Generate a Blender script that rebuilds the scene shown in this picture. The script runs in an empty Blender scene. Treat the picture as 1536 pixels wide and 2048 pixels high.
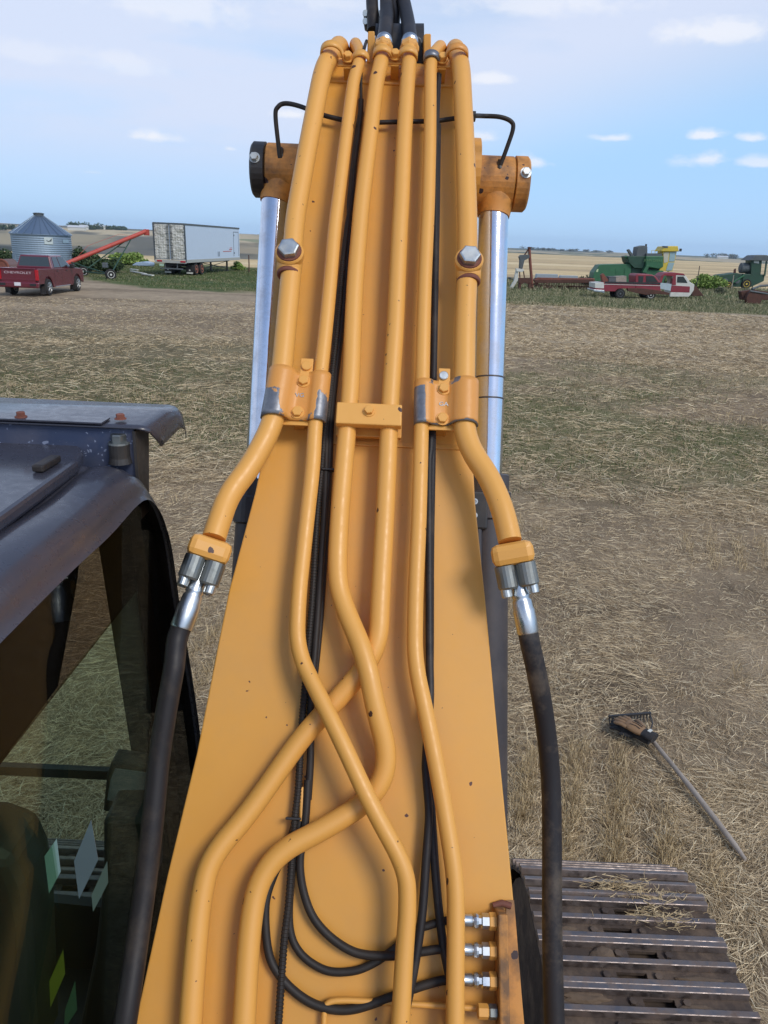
import bpy, bmesh, math, random
import numpy as np
from mathutils import Vector as V, Matrix as M
S = bpy.context.scene
COL = S.collection
R = math.radians
random.seed(7); RNG = np.random.default_rng(7)

# ------------------------------------------------------------------ camera
F = 1480.0; PITCH = R(19.97); ROLL = R(2.45); CAMP = V((0, 0, 3.2))
fw = V((0, math.cos(PITCH), -math.sin(PITCH))); rt0 = V((1, 0, 0)); up0 = rt0.cross(fw)
rt = rt0 * math.cos(ROLL) + up0 * math.sin(ROLL); upv = up0 * math.cos(ROLL) - rt0 * math.sin(ROLL)
cd = bpy.data.cameras.new('camera'); cam = bpy.data.objects.new('camera', cd); COL.objects.link(cam)
cd.sensor_fit = 'HORIZONTAL'; cd.sensor_width = 36; cd.lens = 36 * F / 1536
cd.clip_start = 0.05; cd.clip_end = 30000
mw = M((rt, upv, -fw)).transposed().to_4x4(); mw.translation = CAMP; cam.matrix_world = mw
S.camera = cam
S.render.resolution_x = 768; S.render.resolution_y = 1024

# ------------------------------------------------------------------ light
SUN_EL, SUN_AZ = 46, 138          # azimuth clockwise from the boom's heading
S.view_settings.view_transform = 'Standard'; S.view_settings.look = 'None'
S.view_settings.exposure = 0.2; S.view_settings.gamma = 1
sd = bpy.data.lights.new('sun', 'SUN'); sd.energy = 1.75; sd.angle = R(20); sd.color = (1, .95, .87)
so = bpy.data.objects.new('sun', sd); COL.objects.link(so)
sdir = V((math.sin(R(SUN_AZ)) * math.cos(R(SUN_EL)), math.cos(R(SUN_AZ)) * math.cos(R(SUN_EL)), math.sin(R(SUN_EL))))
so.rotation_euler = sdir.to_track_quat('Z', 'Y').to_euler()

def ray(px, py):
    return fw + rt * ((px - 768) / F) - upv * ((py - 1024) / F)
def P(px, py, z): return CAMP + ray(px, py) * z
def G(px, py, h=0.0):
    d = ray(px, py); return CAMP + d * ((h - CAMP.z) / d.z)
def atY(px, py, y):
    d = ray(px, py); return CAMP + d * (y / d.y)
def atX(px, py, x):
    d = ray(px, py); return CAMP + d * (x / d.x)

def build_world():
    w = bpy.data.worlds.new('World'); S.world = w; w.use_nodes = True
    nt = w.node_tree; N = nt.nodes; L = nt.links; N.clear()
    def n(t, **k):
        a = N.new(t)
        for q, v in k.items(): setattr(a, q, v)
        return a
    def mth(op, a, b=None, c=None, clamp=False):
        m = n('ShaderNodeMath', operation=op, use_clamp=clamp)
        for i, v in enumerate((a, b, c)):
            if v is None: continue
            if isinstance(v, (int, float)): m.inputs[i].default_value = v
            else: L.new(v, m.inputs[i])
        return m.outputs[0]
    out = n('ShaderNodeOutputWorld'); sky = n('ShaderNodeTexSky', sky_type='NISHITA')
    sky.sun_disc = False; sky.sun_elevation = R(SUN_EL); sky.sun_rotation = R(SUN_AZ)
    sky.air_density = 1.0; sky.dust_density = 0.6; sky.ozone_density = 1.6
    bg = n('ShaderNodeBackground'); bg.inputs[1].default_value = 0.15
    L.new(sky.outputs[0], bg.inputs[0])
    tc = n('ShaderNodeTexCoord'); D = tc.outputs['Generated']
    sp = n('ShaderNodeSeparateXYZ'); L.new(D, sp.inputs[0])
    z = sp.outputs[2]; x = sp.outputs[0]
    # thin high cloud veil, streaky
    mp = n('ShaderNodeMapping'); mp.inputs['Scale'].default_value = (2.2, 2.2, 11); L.new(D, mp.inputs[0])
    ns = n('ShaderNodeTexNoise'); ns.inputs['Scale'].default_value = 1.1; ns.inputs['Detail'].default_value = 7; ns.inputs['Roughness'].default_value = .5
    L.new(mp.outputs[0], ns.inputs[0])
    # elevation at which the veil starts: higher on the right
    zz = mth('SUBTRACT', z, mth('MULTIPLY', mth('MAXIMUM', x, -.1), 0.26))
    el = n('ShaderNodeMapRange', interpolation_type='SMOOTHSTEP'); L.new(zz, el.inputs[0])
    el.inputs[1].default_value = .03; el.inputs[2].default_value = .17
    cv = mth('ADD', mth('MULTIPLY', ns.outputs[0], 3.2), -1.22)
    veil = mth('MULTIPLY', mth('MULTIPLY', mth('ADD', cv, .62, clamp=True), el.outputs[0]), .93, clamp=True)
    hz = n('ShaderNodeMapRange', interpolation_type='SMOOTHSTEP'); L.new(z, hz.inputs[0])
    hz.inputs[1].default_value = .30; hz.inputs[2].default_value = .08; hz.inputs[3].default_value = 0; hz.inputs[4].default_value = .85
    hi_ = n('ShaderNodeMapRange', interpolation_type='SMOOTHSTEP'); L.new(z, hi_.inputs[0])
    hi_.inputs[1].default_value = .28; hi_.inputs[2].default_value = .6; hi_.inputs[3].default_value = 1; hi_.inputs[4].default_value = .12
    veil = mth('MULTIPLY', veil, hi_.outputs[0])
    b0 = n('ShaderNodeBackground'); b0.inputs[0].default_value = (.34, .58, .92, 1); b0.inputs[1].default_value = 1.0
    m0 = n('ShaderNodeMixShader'); L.new(hz.outputs[0], m0.inputs[0]); L.new(bg.outputs[0], m0.inputs[1]); L.new(b0.outputs[0], m0.inputs[2])
    # small cumulus puffs: position (photo pixel used only to aim them), half sizes in degrees
    n2 = n('ShaderNodeTexNoise'); n2.inputs['Scale'].default_value = 26; n2.inputs['Detail'].default_value = 6; n2.inputs['Roughness'].default_value = .6
    mp2 = n('ShaderNodeMapping'); mp2.inputs['Scale'].default_value = (1, 1, 1.8); L.new(D, mp2.inputs[0]); L.new(mp2.outputs[0], n2.inputs[0])
    puffs = [(303, 273, 1.9, .62, .95), (585, 229, 1.4, .5, .9), (460, 298, .6, .26, .6), (180, 345, 1.4, .2, .25), (1225, 277, 1.5, .36, .8), (1412, 272, 1.4, .5, .95),
             (1500, 277, 1.1, .45, .85), (1410, 322, 2.0, .8, .8), (1520, 328, 2.2, .55, .7), (1065, 325, 1.8, .65, .75), (965, 275, 1.3, .5, .7),
             (980, 160, 2.0, .6, .85), (1440, 68, 4.2, 1.1, .85), (360, 20, 5.5, 1.6, .6), (1080, 10, 7, 1.3, .6), (245, 130, 3, 1.0, .45), (640, 5, 4, 1.0, .4), (60, 110, 4, 1.0, .35)]
    tot = None
    for px, py, a, b, k in puffs:
        d = ray(px, py).normalized()
        sv = n('ShaderNodeVectorMath', operation='SUBTRACT'); L.new(D, sv.inputs[0]); sv.inputs[1].default_value = d
        r_ = V((d.y, -d.x, 0)).normalized(); u_ = r_.cross(d)
        dr = n('ShaderNodeVectorMath', operation='DOT_PRODUCT'); L.new(sv.outputs[0], dr.inputs[0]); dr.inputs[1].default_value = r_ / R(a)
        du = n('ShaderNodeVectorMath', operation='DOT_PRODUCT'); L.new(sv.outputs[0], du.inputs[0]); du.inputs[1].default_value = u_ / R(b)
        vv = mth('ADD', du.outputs['Value'], mth('MULTIPLY', mth('LESS_THAN', du.outputs['Value'], 0), mth('MULTIPLY', du.outputs['Value'], .8)))
        q = mth('SUBTRACT', 1.0, mth('SQRT', mth('ADD', mth('MULTIPLY', dr.outputs['Value'], dr.outputs['Value']), mth('MULTIPLY', vv, vv))))
        q = mth('ADD', q, mth('MULTIPLY', mth('SUBTRACT', n2.outputs[0], .5), 2.6))
        q = mth('MULTIPLY', mth('MULTIPLY', q, 1.5, clamp=True), k)
        fall = mth('LESS_THAN', mth('ADD', mth('MULTIPLY', dr.outputs['Value'], dr.outputs['Value']), mth('MULTIPLY', vv, vv)), 2.4)
        soft = mth('SUBTRACT', 1.0, mth('MULTIPLY', mth('ADD', mth('MULTIPLY', dr.outputs['Value'], dr.outputs['Value']), mth('MULTIPLY', vv, vv)), .42), clamp=True)
        q = mth('MULTIPLY', mth('MULTIPLY', q, fall), soft)
        tot = q if tot is None else mth('MAXIMUM', tot, q)
    b2 = n('ShaderNodeBackground'); b2.inputs[0].default_value = (.64, .71, .88, 1); b2.inputs[1].default_value = .97
    b3 = n('ShaderNodeBackground'); b3.inputs[0].default_value = (.80, .82, .88, 1); b3.inputs[1].default_value = 1.0
    m1 = n('ShaderNodeMixShader'); L.new(veil, m1.inputs[0]); L.new(m0.outputs[0], m1.inputs[1]); L.new(b2.outputs[0], m1.inputs[2])
    m2 = n('ShaderNodeMixShader'); L.new(mth('MULTIPLY', tot, .92), m2.inputs[0]); L.new(m1.outputs[0], m2.inputs[1]); L.new(b3.outputs[0], m2.inputs[2])
    L.new(m2.outputs[0], out.inputs[0])
build_world()

# ------------------------------------------------------------------ materials
class NT:
    def __init__(s, name):
        s.m = bpy.data.materials.new(name); s.m.use_nodes = True
        s.t = s.m.node_tree; s.N = s.t.nodes; s.L = s.t.links
        s.b = s.N['Principled BSDF']; s.out = s.N['Material Output']
        s.tc = None
    def n(s, t, **k):
        a = s.N.new(t)
        for q, v in k.items(): setattr(a, q, v)
        return a
    def co(s, scale=(1, 1, 1), kind='Object'):
        if s.tc is None: s.tc = s.n('ShaderNodeTexCoord')
        mp = s.n('ShaderNodeMapping'); mp.inputs['Scale'].default_value = scale
        if getattr(s, 'world', 0): g = s.n('ShaderNodeNewGeometry'); s.L.new(g.outputs['Position'], mp.inputs[0])
        else: s.L.new(s.tc.outputs[kind], mp.inputs[0])
        return mp.outputs[0]
    def noise(s, scale, detail=4, rough=.5, co=None, out=0):
        a = s.n('ShaderNodeTexNoise'); a.inputs['Scale'].default_value = scale; a.inputs['Detail'].default_value = detail; a.inputs['Roughness'].default_value = rough
        s.L.new(co or s.co(), a.inputs[0]); return a.outputs[out]
    def ramp(s, f, stops):
        r = s.n('ShaderNodeValToRGB'); e = r.color_ramp.elements
        while len(e) < len(stops): e.new(.5)
        for i, (p, c) in enumerate(stops):
            e[i].position = p
            e[i].color = (*c, 1) if isinstance(c, tuple) else (c, c, c, 1)
        s.L.new(f, r.inputs[0]); return r.outputs[0]
    def mth(s, op, a, b=None, clamp=False):
        m = s.n('ShaderNodeMath', operation=op, use_clamp=clamp)
        for i, v in enumerate((a, b)):
            if v is None: continue
            if isinstance(v, (int, float)): m.inputs[i].default_value = v
            else: s.L.new(v, m.inputs[i])
        return m.outputs[0]
    def mix(s, f, a, b, mode='MIX'):
        m = s.n('ShaderNodeMix', data_type='RGBA', blend_type=mode)
        for i, v in ((0, f), (6, a), (7, b)):
            if isinstance(v, (int, float)): m.inputs[i].default_value = v
            elif isinstance(v, tuple): m.inputs[i].default_value = (*v, 1)
            else: s.L.new(v, m.inputs[i])
        return m.outputs[2]
    def col(s, v):
        if isinstance(v, tuple): s.b.inputs['Base Color'].default_value = (*v, 1)
        else: s.L.new(v, s.b.inputs['Base Color'])
    def bump(s, f, strength=.3, dist=.01):
        b = s.n('ShaderNodeBump'); b.inputs['Strength'].default_value = strength; b.inputs['Distance'].default_value = dist
        s.L.new(f, b.inputs['Height']); s.L.new(b.outputs[0], s.b.inputs['Normal'])
    def set(s, **k):
        for q, v in k.items():
            i = s.b.inputs[q.replace('_', ' ')]
            if isinstance(v, (int, float)): i.default_value = v
            elif isinstance(v, tuple): i.default_value = v
            else: s.L.new(v, i)
        return s.m

def spots(t, scale, size, dens, seed=0.0):
    """small irregular chips: 1 inside a chip"""
    co = t.co()
    w = t.n('ShaderNodeMix', data_type='RGBA', blend_type='ADD'); w.inputs[0].default_value = .012
    t.L.new(co, w.inputs[6]); t.L.new(t.noise(90, 2, .5, co, 1), w.inputs[7])
    v = t.n('ShaderNodeTexVoronoi'); v.inputs['Scale'].default_value = scale; t.L.new(w.outputs[2], v.inputs[0])
    s = t.n('ShaderNodeSeparateColor'); t.L.new(v.outputs['Color'], s.inputs[0])
    thr = t.mth('MULTIPLY', t.mth('GREATER_THAN', s.outputs[0], 1 - dens), t.mth('ADD', t.mth('MULTIPLY', s.outputs[1], size), size * .35))
    return t.mth('LESS_THAN', v.outputs['Distance'], thr)

def paint(name, c, rough=.42, var=.1, chips=None, dirt=0.0, coat=0.0, dirtc=(.12, .09, .06), bump=.04, ds=6, dlo=.45, dhi=.75, world=0):
    t = NT(name); t.world = world
    f = t.noise(2.3, 5, .6); c2 = tuple(v * (1 - var * 2) for v in c); c1 = tuple(min(1, v * (1 + var)) for v in c)
    k = t.mix(f, c2, c1)
    fine = t.noise(55, 3, .6)
    if dirt:
        df = t.ramp(t.noise(ds, 6, .65), [(dlo, 0.0), (dhi, dirt)]); k = t.mix(df, k, dirtc)
    if chips:
        sc, sz, de, cc = chips
        k = t.mix(spots(t, sc, sz, de), k, cc)
        k = t.mix(spots(t, sc * 2.6, sz * .9, de * .5), k, cc)
    t.col(k); t.set(Roughness=t.ramp(fine, [(.3, max(.05, rough - .07)), (.7, min(1, rough + .1))]))
    if coat: t.set(Coat_Weight=coat, Coat_Roughness=.12)
    t.bump(fine, bump, .002)
    return t.m
def metal(name, c, rough=.3, var=.2, dirt=0.0, dirtc=(.12, .08, .05), world=0):
    t = NT(name); t.world = world; k = t.mix(t.noise(14, 5, .6), tuple(v * (1 - var) for v in c), c)
    me = 1.0
    if dirt:
        df = t.ramp(t.noise(18, 6, .7), [(.45, 0.0), (.72, dirt)]); k = t.mix(df, k, dirtc)
        me = t.mth('SUBTRACT', 1.0, df)
    t.col(k); t.set(Metallic=me, Roughness=t.ramp(t.noise(30, 4, .6), [(.3, rough * .7), (.7, min(1, rough * 1.4))])); t.bump(t.noise(70, 3), .05, .002)
    return t.m
def rubber(name, c=(.022, .02, .021), rough=.5, dirt=.35, dirtc=(.16, .12, .085), rib=0):
    t = NT(name); k = t.mix(t.ramp(t.noise(9, 7, .7), [(.5, 0.0), (.78, dirt)]), c, dirtc)
    t.col(k); t.set(Roughness=rough, Specular_IOR_Level=.3); t.bump(t.noise(60, 4), .15, .003)
    return t.m
def glass(name, tint=(.5, .5, .45), gl=.06, rough=.02):
    t = NT(name); tr = t.n('ShaderNodeBsdfTransparent'); tr.inputs[0].default_value = (*tint, 1)
    g = t.n('ShaderNodeBsdfGlossy'); g.inputs['Roughness'].default_value = rough; g.inputs[0].default_value = (.55, .6, .6, 1)
    lw = t.n('ShaderNodeLayerWeight'); lw.inputs[0].default_value = .5; fr = t.n('ShaderNodeMath', operation='POWER'); fr.inputs[1].default_value = 4.0; t.L.new(lw.outputs['Facing'], fr.inputs[0])
    mx = t.n('ShaderNodeMixShader'); t.L.new(t.mth('ADD', t.mth('MULTIPLY', fr.outputs[0], .22), gl * .4, clamp=True), mx.inputs[0]); t.L.new(tr.outputs[0], mx.inputs[1]); t.L.new(g.outputs[0], mx.inputs[2])
    t.L.new(mx.outputs[0], t.out.inputs[0]); t.N.remove(t.b)
    return t.m
def flat(name, c, rough=.6, **k):
    t = NT(name); t.col(t.mix(t.noise(8, 4), tuple(v * .8 for v in c), tuple(min(1, v * 1.12) for v in c))); t.set(Roughness=rough, **k); return t.m

ORANGE = (.72, .345, .058)
M_or = paint('orange_paint', ORANGE, .42, .07, chips=(24, .065, .26, (.10, .035, .02)), dirt=.30, dirtc=(.50, .29, .11), ds=4.5, dlo=.42, dhi=.7)
M_or_tube = paint('orange_tube_paint', (.76, .375, .08), .42, .05, chips=(19, .10, .42, (.07, .028, .02)))
M_or_rusty = paint('rusty_orange_paint', (.55, .24, .055), .6, .15, chips=(30, .2, .3, (.05, .03, .02)), dirt=.9, dirtc=(.14, .075, .035), bump=.3, ds=22, dlo=.42, dhi=.6)
M_or_grim = paint('grimy_orange_paint', (.64, .28, .06), .5, .15, chips=(24, .2, .3, (.04, .02, .02)), dirt=.85, dirtc=(.045, .032, .024), bump=.25, ds=11, dlo=.42, dhi=.68)
def worn_clamp():
    t = NT('worn_clamp_paint')
    n1 = t.noise(13, 6, .65)
    # bare patches on the shoulders: stored weight painted along the sheet's outer shoulders
    at = t.n('ShaderNodeAttribute', attribute_name='wear')
    f = t.ramp(t.mth('ADD', t.mth('MULTIPLY', n1, .9), t.mth('MULTIPLY', at.outputs['Fac'], .55)), [(.66, 0.0), (.68, 1.0)])
    k = t.mix(f, (.68, .30, .065), t.mix(t.noise(60, 5, .7), (.10, .105, .12), (.33, .34, .36)))
    t.col(k); t.set(Roughness=.42, Metallic=t.mth('MULTIPLY', f, .6)); t.bump(t.mth('SUBTRACT', t.noise(60, 4), f), .35, .002)
    return t.m
M_worn = worn_clamp()
M_chrome = metal('chrome_rod', (.70, .74, .82), .10, .08, .25, (.35, .30, .26))
M_zinc = metal('zinc_steel', (.30, .32, .31), .5, .3, .6, (.22, .2, .16))
M_bright = metal('bright_zinc', (.62, .66, .69), .32, .15, .2, (.3, .28, .25))
M_bolt = metal('worn_bolt_steel', (.62, .66, .66), .4, .25, .4, (.30, .22, .12))
M_hose = rubber('hose_rubber')
M_hosed = rubber('muddy_hose_rubber', (.024, .022, .024), .5, .85, (.17, .13, .09))
M_cable = rubber('cable_rubber', (.026, .022, .02), .55, .15)
M_black = paint('black_paint', (.025, .024, .025), .45, .2, dirt=.4, dirtc=(.09, .075, .06))
M_barrel = paint('dark_cylinder_paint', (.055, .05, .055), .42, .15, dirt=.45, dirtc=(.12, .10, .09))
M_cabp = paint('cab_grey_paint', (.045, .046, .062), .30, .15, chips=(30, .05, .1, (.2, .18, .17)), dirt=.3, dirtc=(.075, .075, .095), coat=.35)
M_cabblue = paint('dusty_blue_grey_paint', (.045, .065, .13), .4, .3, chips=(55, .26, .55, (.20, .23, .32)), dirt=.5, dirtc=(.16, .15, .17))
M_int = flat('cab_interior_plastic', (.018, .018, .017), .6)
M_track = metal('track_steel', (.34, .29, .27), .5, .4, 1.0, (.13, .085, .062), 'w')
M_trackb = paint('track_dirt_steel', (.075, .055, .045), .8, .3, dirt=1.0, dirtc=(.19, .135, .092), bump=.5, ds=9, world=1)
M_wood = paint('weathered_wood', (.40, .34, .28), .75, .2, dirt=.5, dirtc=(.14, .11, .08))
M_rust = paint('rusty_iron', (.11, .045, .03), .8, .3, dirt=.8, dirtc=(.05, .028, .022), bump=.3)
M_rust2 = paint('reddish_rust', (.24, .08, .05), .75, .25, dirt=.7, dirtc=(.09, .04, .03), bump=.3)
M_tyre = rubber('tyre_rubber', (.025, .024, .024), .75, .4, (.12, .1, .08))
M_darkglass = flat('dark_window_glass', (.03, .045, .05), .06, Specular_IOR_Level=.8)
M_green = paint('faded_green_paint', (.035, .15, .065), .5, .2, dirt=.5, dirtc=(.06, .10, .06))
M_dgreen = paint('dark_green_paint', (.022, .075, .045), .55, .25, dirt=.5, dirtc=(.045, .05, .04))
M_dull = paint('dull_grey_paint', (.10, .12, .13), .6, .2, dirt=.4)
M_yellow = paint('faded_yellow_paint', (.70, .52, .06), .5, .15, dirt=.4, dirtc=(.4, .3, .1))
M_red = paint('deep_red_car_paint', (.135, .014, .026), .3, .06, coat=.7)
M_oldred = paint('sun_faded_red_paint', (.26, .03, .045), .5, .15, dirt=.3, dirtc=(.18, .06, .06))
M_white = paint('chalky_white_paint', (.66, .66, .60), .6, .1, dirt=.35, dirtc=(.4, .37, .3))
M_augred = paint('auger_red_paint', (.50, .075, .05), .5, .12, dirt=.25, dirtc=(.3, .1, .07))
M_tail = flat('red_lens', (.45, .012, .02), .25)
M_rim = metal('alloy_wheel', (.62, .62, .60), .35)
M_orim = flat('orange_wheel', (.50, .15, .07), .6)

# ------------------------------------------------------------------ mesh helpers
class MB:
    def __init__(s): s.v = []; s.f = []; s.sm = []
    def add(s, vs, fs, smooth=False):
        o = len(s.v); s.v += [tuple(v) for v in vs]
        for f in fs: s.f.append([i + o for i in f]); s.sm.append(smooth)
    def tf(s, m, start=0):
        s.v = s.v[:start] + [tuple(m @ V(v)) for v in s.v[start:]]
        return s
    def box(s, c, sz, rot=None, bev=0.0):
        c = V(c); x, y, z = [q / 2 for q in sz]; rot = rot or M.Identity(3)
        if bev:
            b = min(bev, x * .9, y * .9, z * .9)
            bm = bmesh.new(); bmesh.ops.create_cube(bm, size=1)
            for v in bm.verts: v.co = V((v.co.x * 2 * x, v.co.y * 2 * y, v.co.z * 2 * z))
            bmesh.ops.bevel(bm, geom=bm.edges[:], offset=b, segments=2, affect='EDGES', profile=.5)
            bm.verts.index_update()
            s.add([c + rot @ v.co for v in bm.verts], [[v.index for v in f.verts] for f in bm.faces]); bm.free(); return s
        vs = [c + rot @ V((a * x, b * y, d * z)) for a in (-1, 1) for b in (-1, 1) for d in (-1, 1)]
        s.add(vs, [(0, 1, 3, 2), (4, 6, 7, 5), (0, 4, 5, 1), (2, 3, 7, 6), (0, 2, 6, 4), (1, 5, 7, 3)]); return s
    def prism(s, pts, d):
        """pts: closed 3D outline, extruded by vector d"""
        n = len(pts); a = [V(p) for p in pts]; d = V(d); b = [p + d for p in a]
        s.add(a + b, [list(range(n))[::-1], list(range(n, 2 * n))] + [(i, (i + 1) % n, n + (i + 1) % n, n + i) for i in range(n)]); return s
    def quad(s, a, b, c, d, th=0.0):
        a, b, c, d = map(V, (a, b, c, d))
        if th:
            nn = (b - a).cross(d - a).normalized() * th
            return s.prism([a, b, c, d], nn)
        s.add([a, b, c, d], [(0, 1, 2, 3)]); return s
    def sweep(s, pts, rad, seg=14, caps=True, smooth=True, flatx=1.0):
        pts = [V(p) for p in pts]; n = len(pts)
        if not hasattr(rad, '__len__'): rad = [rad] * n
        tan = [((pts[min(i + 1, n - 1)] - pts[max(i - 1, 0)])).normalized() for i in range(n)]
        u = tan[0].orthogonal().normalized(); vs = []; fs = []
        for i in range(n):
            if i:
                u = (tan[i - 1].rotation_difference(tan[i])) @ u
            u = (u - tan[i] * u.dot(tan[i])).normalized(); w = tan[i].cross(u)
            for k in range(seg):
                a = 2 * math.pi * k / seg; vs.append(pts[i] + (u * math.cos(a) + w * math.sin(a)) * rad[i])
        for i in range(n - 1):
            for k in range(seg):
                k2 = (k + 1) % seg; fs.append((i * seg + k, i * seg + k2, (i + 1) * seg + k2, (i + 1) * seg + k))
        s.add(vs, fs, smooth)
        if caps:
            s.add(vs[:seg], [list(range(seg))[::-1]]); s.add(vs[-seg:], [list(range(seg))])
        return s
    def cyl(s, a, b, r, r2=None, seg=16, smooth=True):
        return s.sweep([a, b], [r, r if r2 is None else r2], seg, True, smooth)
    def lathe(s, a, b, prof, seg=20, smooth=False):
        """prof: (t in metres from a toward b, radius)"""
        a = V(a); d = (V(b) - a).normalized()
        u = d.orthogonal().normalized(); w = d.cross(u); vs = []; fs = []; n = len(prof)
        for t, r in prof:
            for k in range(seg):
                q = 2 * math.pi * k / seg; vs.append(a + d * t + (u * math.cos(q) + w * math.sin(q)) * max(r, 1e-4))
        for i in range(n - 1):
            for k in range(seg):
                k2 = (k + 1) % seg; fs.append((i * seg + k, i * seg + k2, (i + 1) * seg + k2, (i + 1) * seg + k))
        s.add(vs, fs, smooth); s.add(vs[:seg], [list(range(seg))[::-1]]); s.add(vs[-seg:], [list(range(seg))]); return s
    def hexb(s, p, nrm, r, h, washer=True, rotk=.3):
        p = V(p); nrm = V(nrm).normalized(); u = nrm.orthogonal().normalized(); u = M.Rotation(rotk, 3, nrm) @ u; w = nrm.cross(u)
        o = p
        if washer: s.lathe(p, p + nrm, [(0, r * 1.35), (h * .22, r * 1.32)], 18); o = p + nrm * h * .22
        ring = lambda q, k: [o + nrm * q + (u * math.cos(i * math.pi / 3) + w * math.sin(i * math.pi / 3)) * k for i in range(6)]
        a, b, c = ring(0, r), ring(h * .88, r), ring(h, r * .86)
        s.add(a + b + c, [(i, (i + 1) % 6, 6 + (i + 1) % 6, 6 + i) for i in range(6)] + [(6 + i, 6 + (i + 1) % 6, 12 + (i + 1) % 6, 12 + i) for i in range(6)] + [list(range(12, 18))])
        return s
    def mesh(s, name):
        me = bpy.data.meshes.new(name); me.from_pydata(s.v, [], s.f)
        me.polygons.foreach_set('use_smooth', s.sm); me.update(); return me
def link(name, me, mat, parent=None):
    o = bpy.data.objects.new(name, me); COL.objects.link(o)
    if mat is not None:
        if not o.data.materials: o.data.materials.append(mat)
    if parent is not None:
        o.parent = parent
        if parent.get('_w'): o.matrix_parent_inverse = M.Translation(-V(parent['_w']))
    return o
def obj(name, mb, mat, parent=None, bevel=0):
    me = mb.mesh(name)
    bm = bmesh.new(); bm.from_mesh(me); bmesh.ops.recalc_face_normals(bm, faces=bm.faces); bm.to_mesh(me); bm.free()
    o = link(name, me, mat, parent)
    if bevel:
        md = o.modifiers.new('bevel', 'BEVEL'); md.width = bevel; md.segments = 2; md.limit_method = 'ANGLE'; md.angle_limit = R(40)
    return o
def tag(o, label=None, cat=None, group=None, kind=None):
    if label: o['label'] = label
    if cat: o['category'] = cat
    if group: o['group'] = group
    if kind: o['kind'] = kind
    return o
def root(name, loc, label, cat, group=None, rz=0, world=False):
    o = bpy.data.objects.new(name, None); COL.objects.link(o); o.location = loc; o.rotation_euler = (0, 0, rz); o.empty_display_size = .2
    if world: o['_w'] = list(V(loc))
    return tag(o, label, cat, group)
def fillet(pts, d=.06, k=6):
    pts = [V(p) for p in pts]; out = [pts[0]]
    for i in range(1, len(pts) - 1):
        a, b, c = pts[i - 1:i + 2]; da = min(d, (a - b).length * .48); dc = min(d, (c - b).length * .48)
        p = b + (a - b).normalized() * da; q = b + (c - b).normalized() * dc
        for j in range(k + 1):
            t = j / k; out.append(p * (1 - t) ** 2 + b * 2 * t * (1 - t) + q * t * t)
    out.append(pts[-1]); return out
def catmull(pts, k=8):
    pts = [V(p) for p in pts]; P_ = [pts[0] * 2 - pts[1]] + pts + [pts[-1] * 2 - pts[-2]]; out = []
    for i in range(1, len(P_) - 2):
        a, b, c, d = P_[i - 1:i + 3]
        for j in range(k):
            t = j / k; out.append(.5 * ((2 * b) + (c - a) * t + (2 * a - 5 * b + 4 * c - d) * t * t + (3 * b - a - 3 * c + d) * t ** 3))
    out.append(pts[-1]); return out
def text_mesh(s, size, depth=.01):
    c = bpy.data.curves.new('t', 'FONT'); c.body = s; c.size = size; c.extrude = depth; c.align_x = 'CENTER'; c.align_y = 'CENTER'
    o = bpy.data.objects.new('t', c); COL.objects.link(o); dg = bpy.context.evaluated_depsgraph_get()
    me = bpy.data.meshes.new_from_object(o.evaluated_get(dg)); bpy.data.objects.remove(o); me.materials.clear(); return me
def text(name, s, size, mat, parent, m, depth=.01, sx=1.0):
    me = text_mesh(s, size, depth); me.transform(M.Diagonal((sx, 1, 1, 1))); me.transform(m); return link(name, me, mat, parent)

# ------------------------------------------------------------------ terrain
def vnoise(x, y, seed=0):
    xi = np.floor(x).astype(np.int64); yi = np.floor(y).astype(np.int64); xf = x - xi; yf = y - yi
    def h(a, b):
        n = (a * 374761393 + b * 668265263 + seed * 974711) & 0xffffffff; n = ((n ^ (n >> 13)) * 1274126177) & 0xffffffff
        return ((n ^ (n >> 16)) & 0xffff) / 65535.0
    u = xf * xf * (3 - 2 * xf); v = yf * yf * (3 - 2 * yf)
    return (h(xi, yi) * (1 - u) + h(xi + 1, yi) * u) * (1 - v) + (h(xi, yi + 1) * (1 - u) + h(xi + 1, yi + 1) * u) * v
def fbm(x, y, o=4, seed=0):
    s = 0; a = .5; t = 0
    for i in range(o): s = s + a * vnoise(x * 2 ** i, y * 2 ** i, seed + i); t += a; a *= .5
    return s / t
def sst(a, b, x): t = np.clip((x - a) / (b - a), 0, 1); return t * t * (3 - 2 * t)
def height(x, y):
    r = np.hypot(x, y); th = np.degrees(np.arctan2(x, y)); lf = sst(3, -10, th)
    # left: the land falls into a valley, then climbs to the far rim
    val = -24 * sst(105, 520, r) + 31 * sst(620, 2100, r) + 14 * sst(2300, 5200, r)
    hills = (fbm(x / 420 + 7, y / 300, 4, 3) - .5) * 26 * sst(250, 900, r) * (1 - .75 * sst(1500, 2300, r))
    right = -8 * sst(640, 1300, r) + 14 * sst(1500, 5200, r) + (fbm(x / 900, y / 700, 3, 9) - .5) * 7 * sst(900, 2500, r)
    near = (fbm(x / 3.1, y / 3.1, 3, 5) - .5) * .05 * sst(60, 30, r)
    berm = .0
    edge = (12 + 0 * r) * sst(6000, 9500, r) * 0
    return lf * (val + hills) + (1 - lf) * right + near + berm + edge
def lin(*c): return np.array([((v / 255) / 12.92 if v / 255 < .04045 else ((v / 255 + .055) / 1.055) ** 2.4) for v in c])
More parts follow.
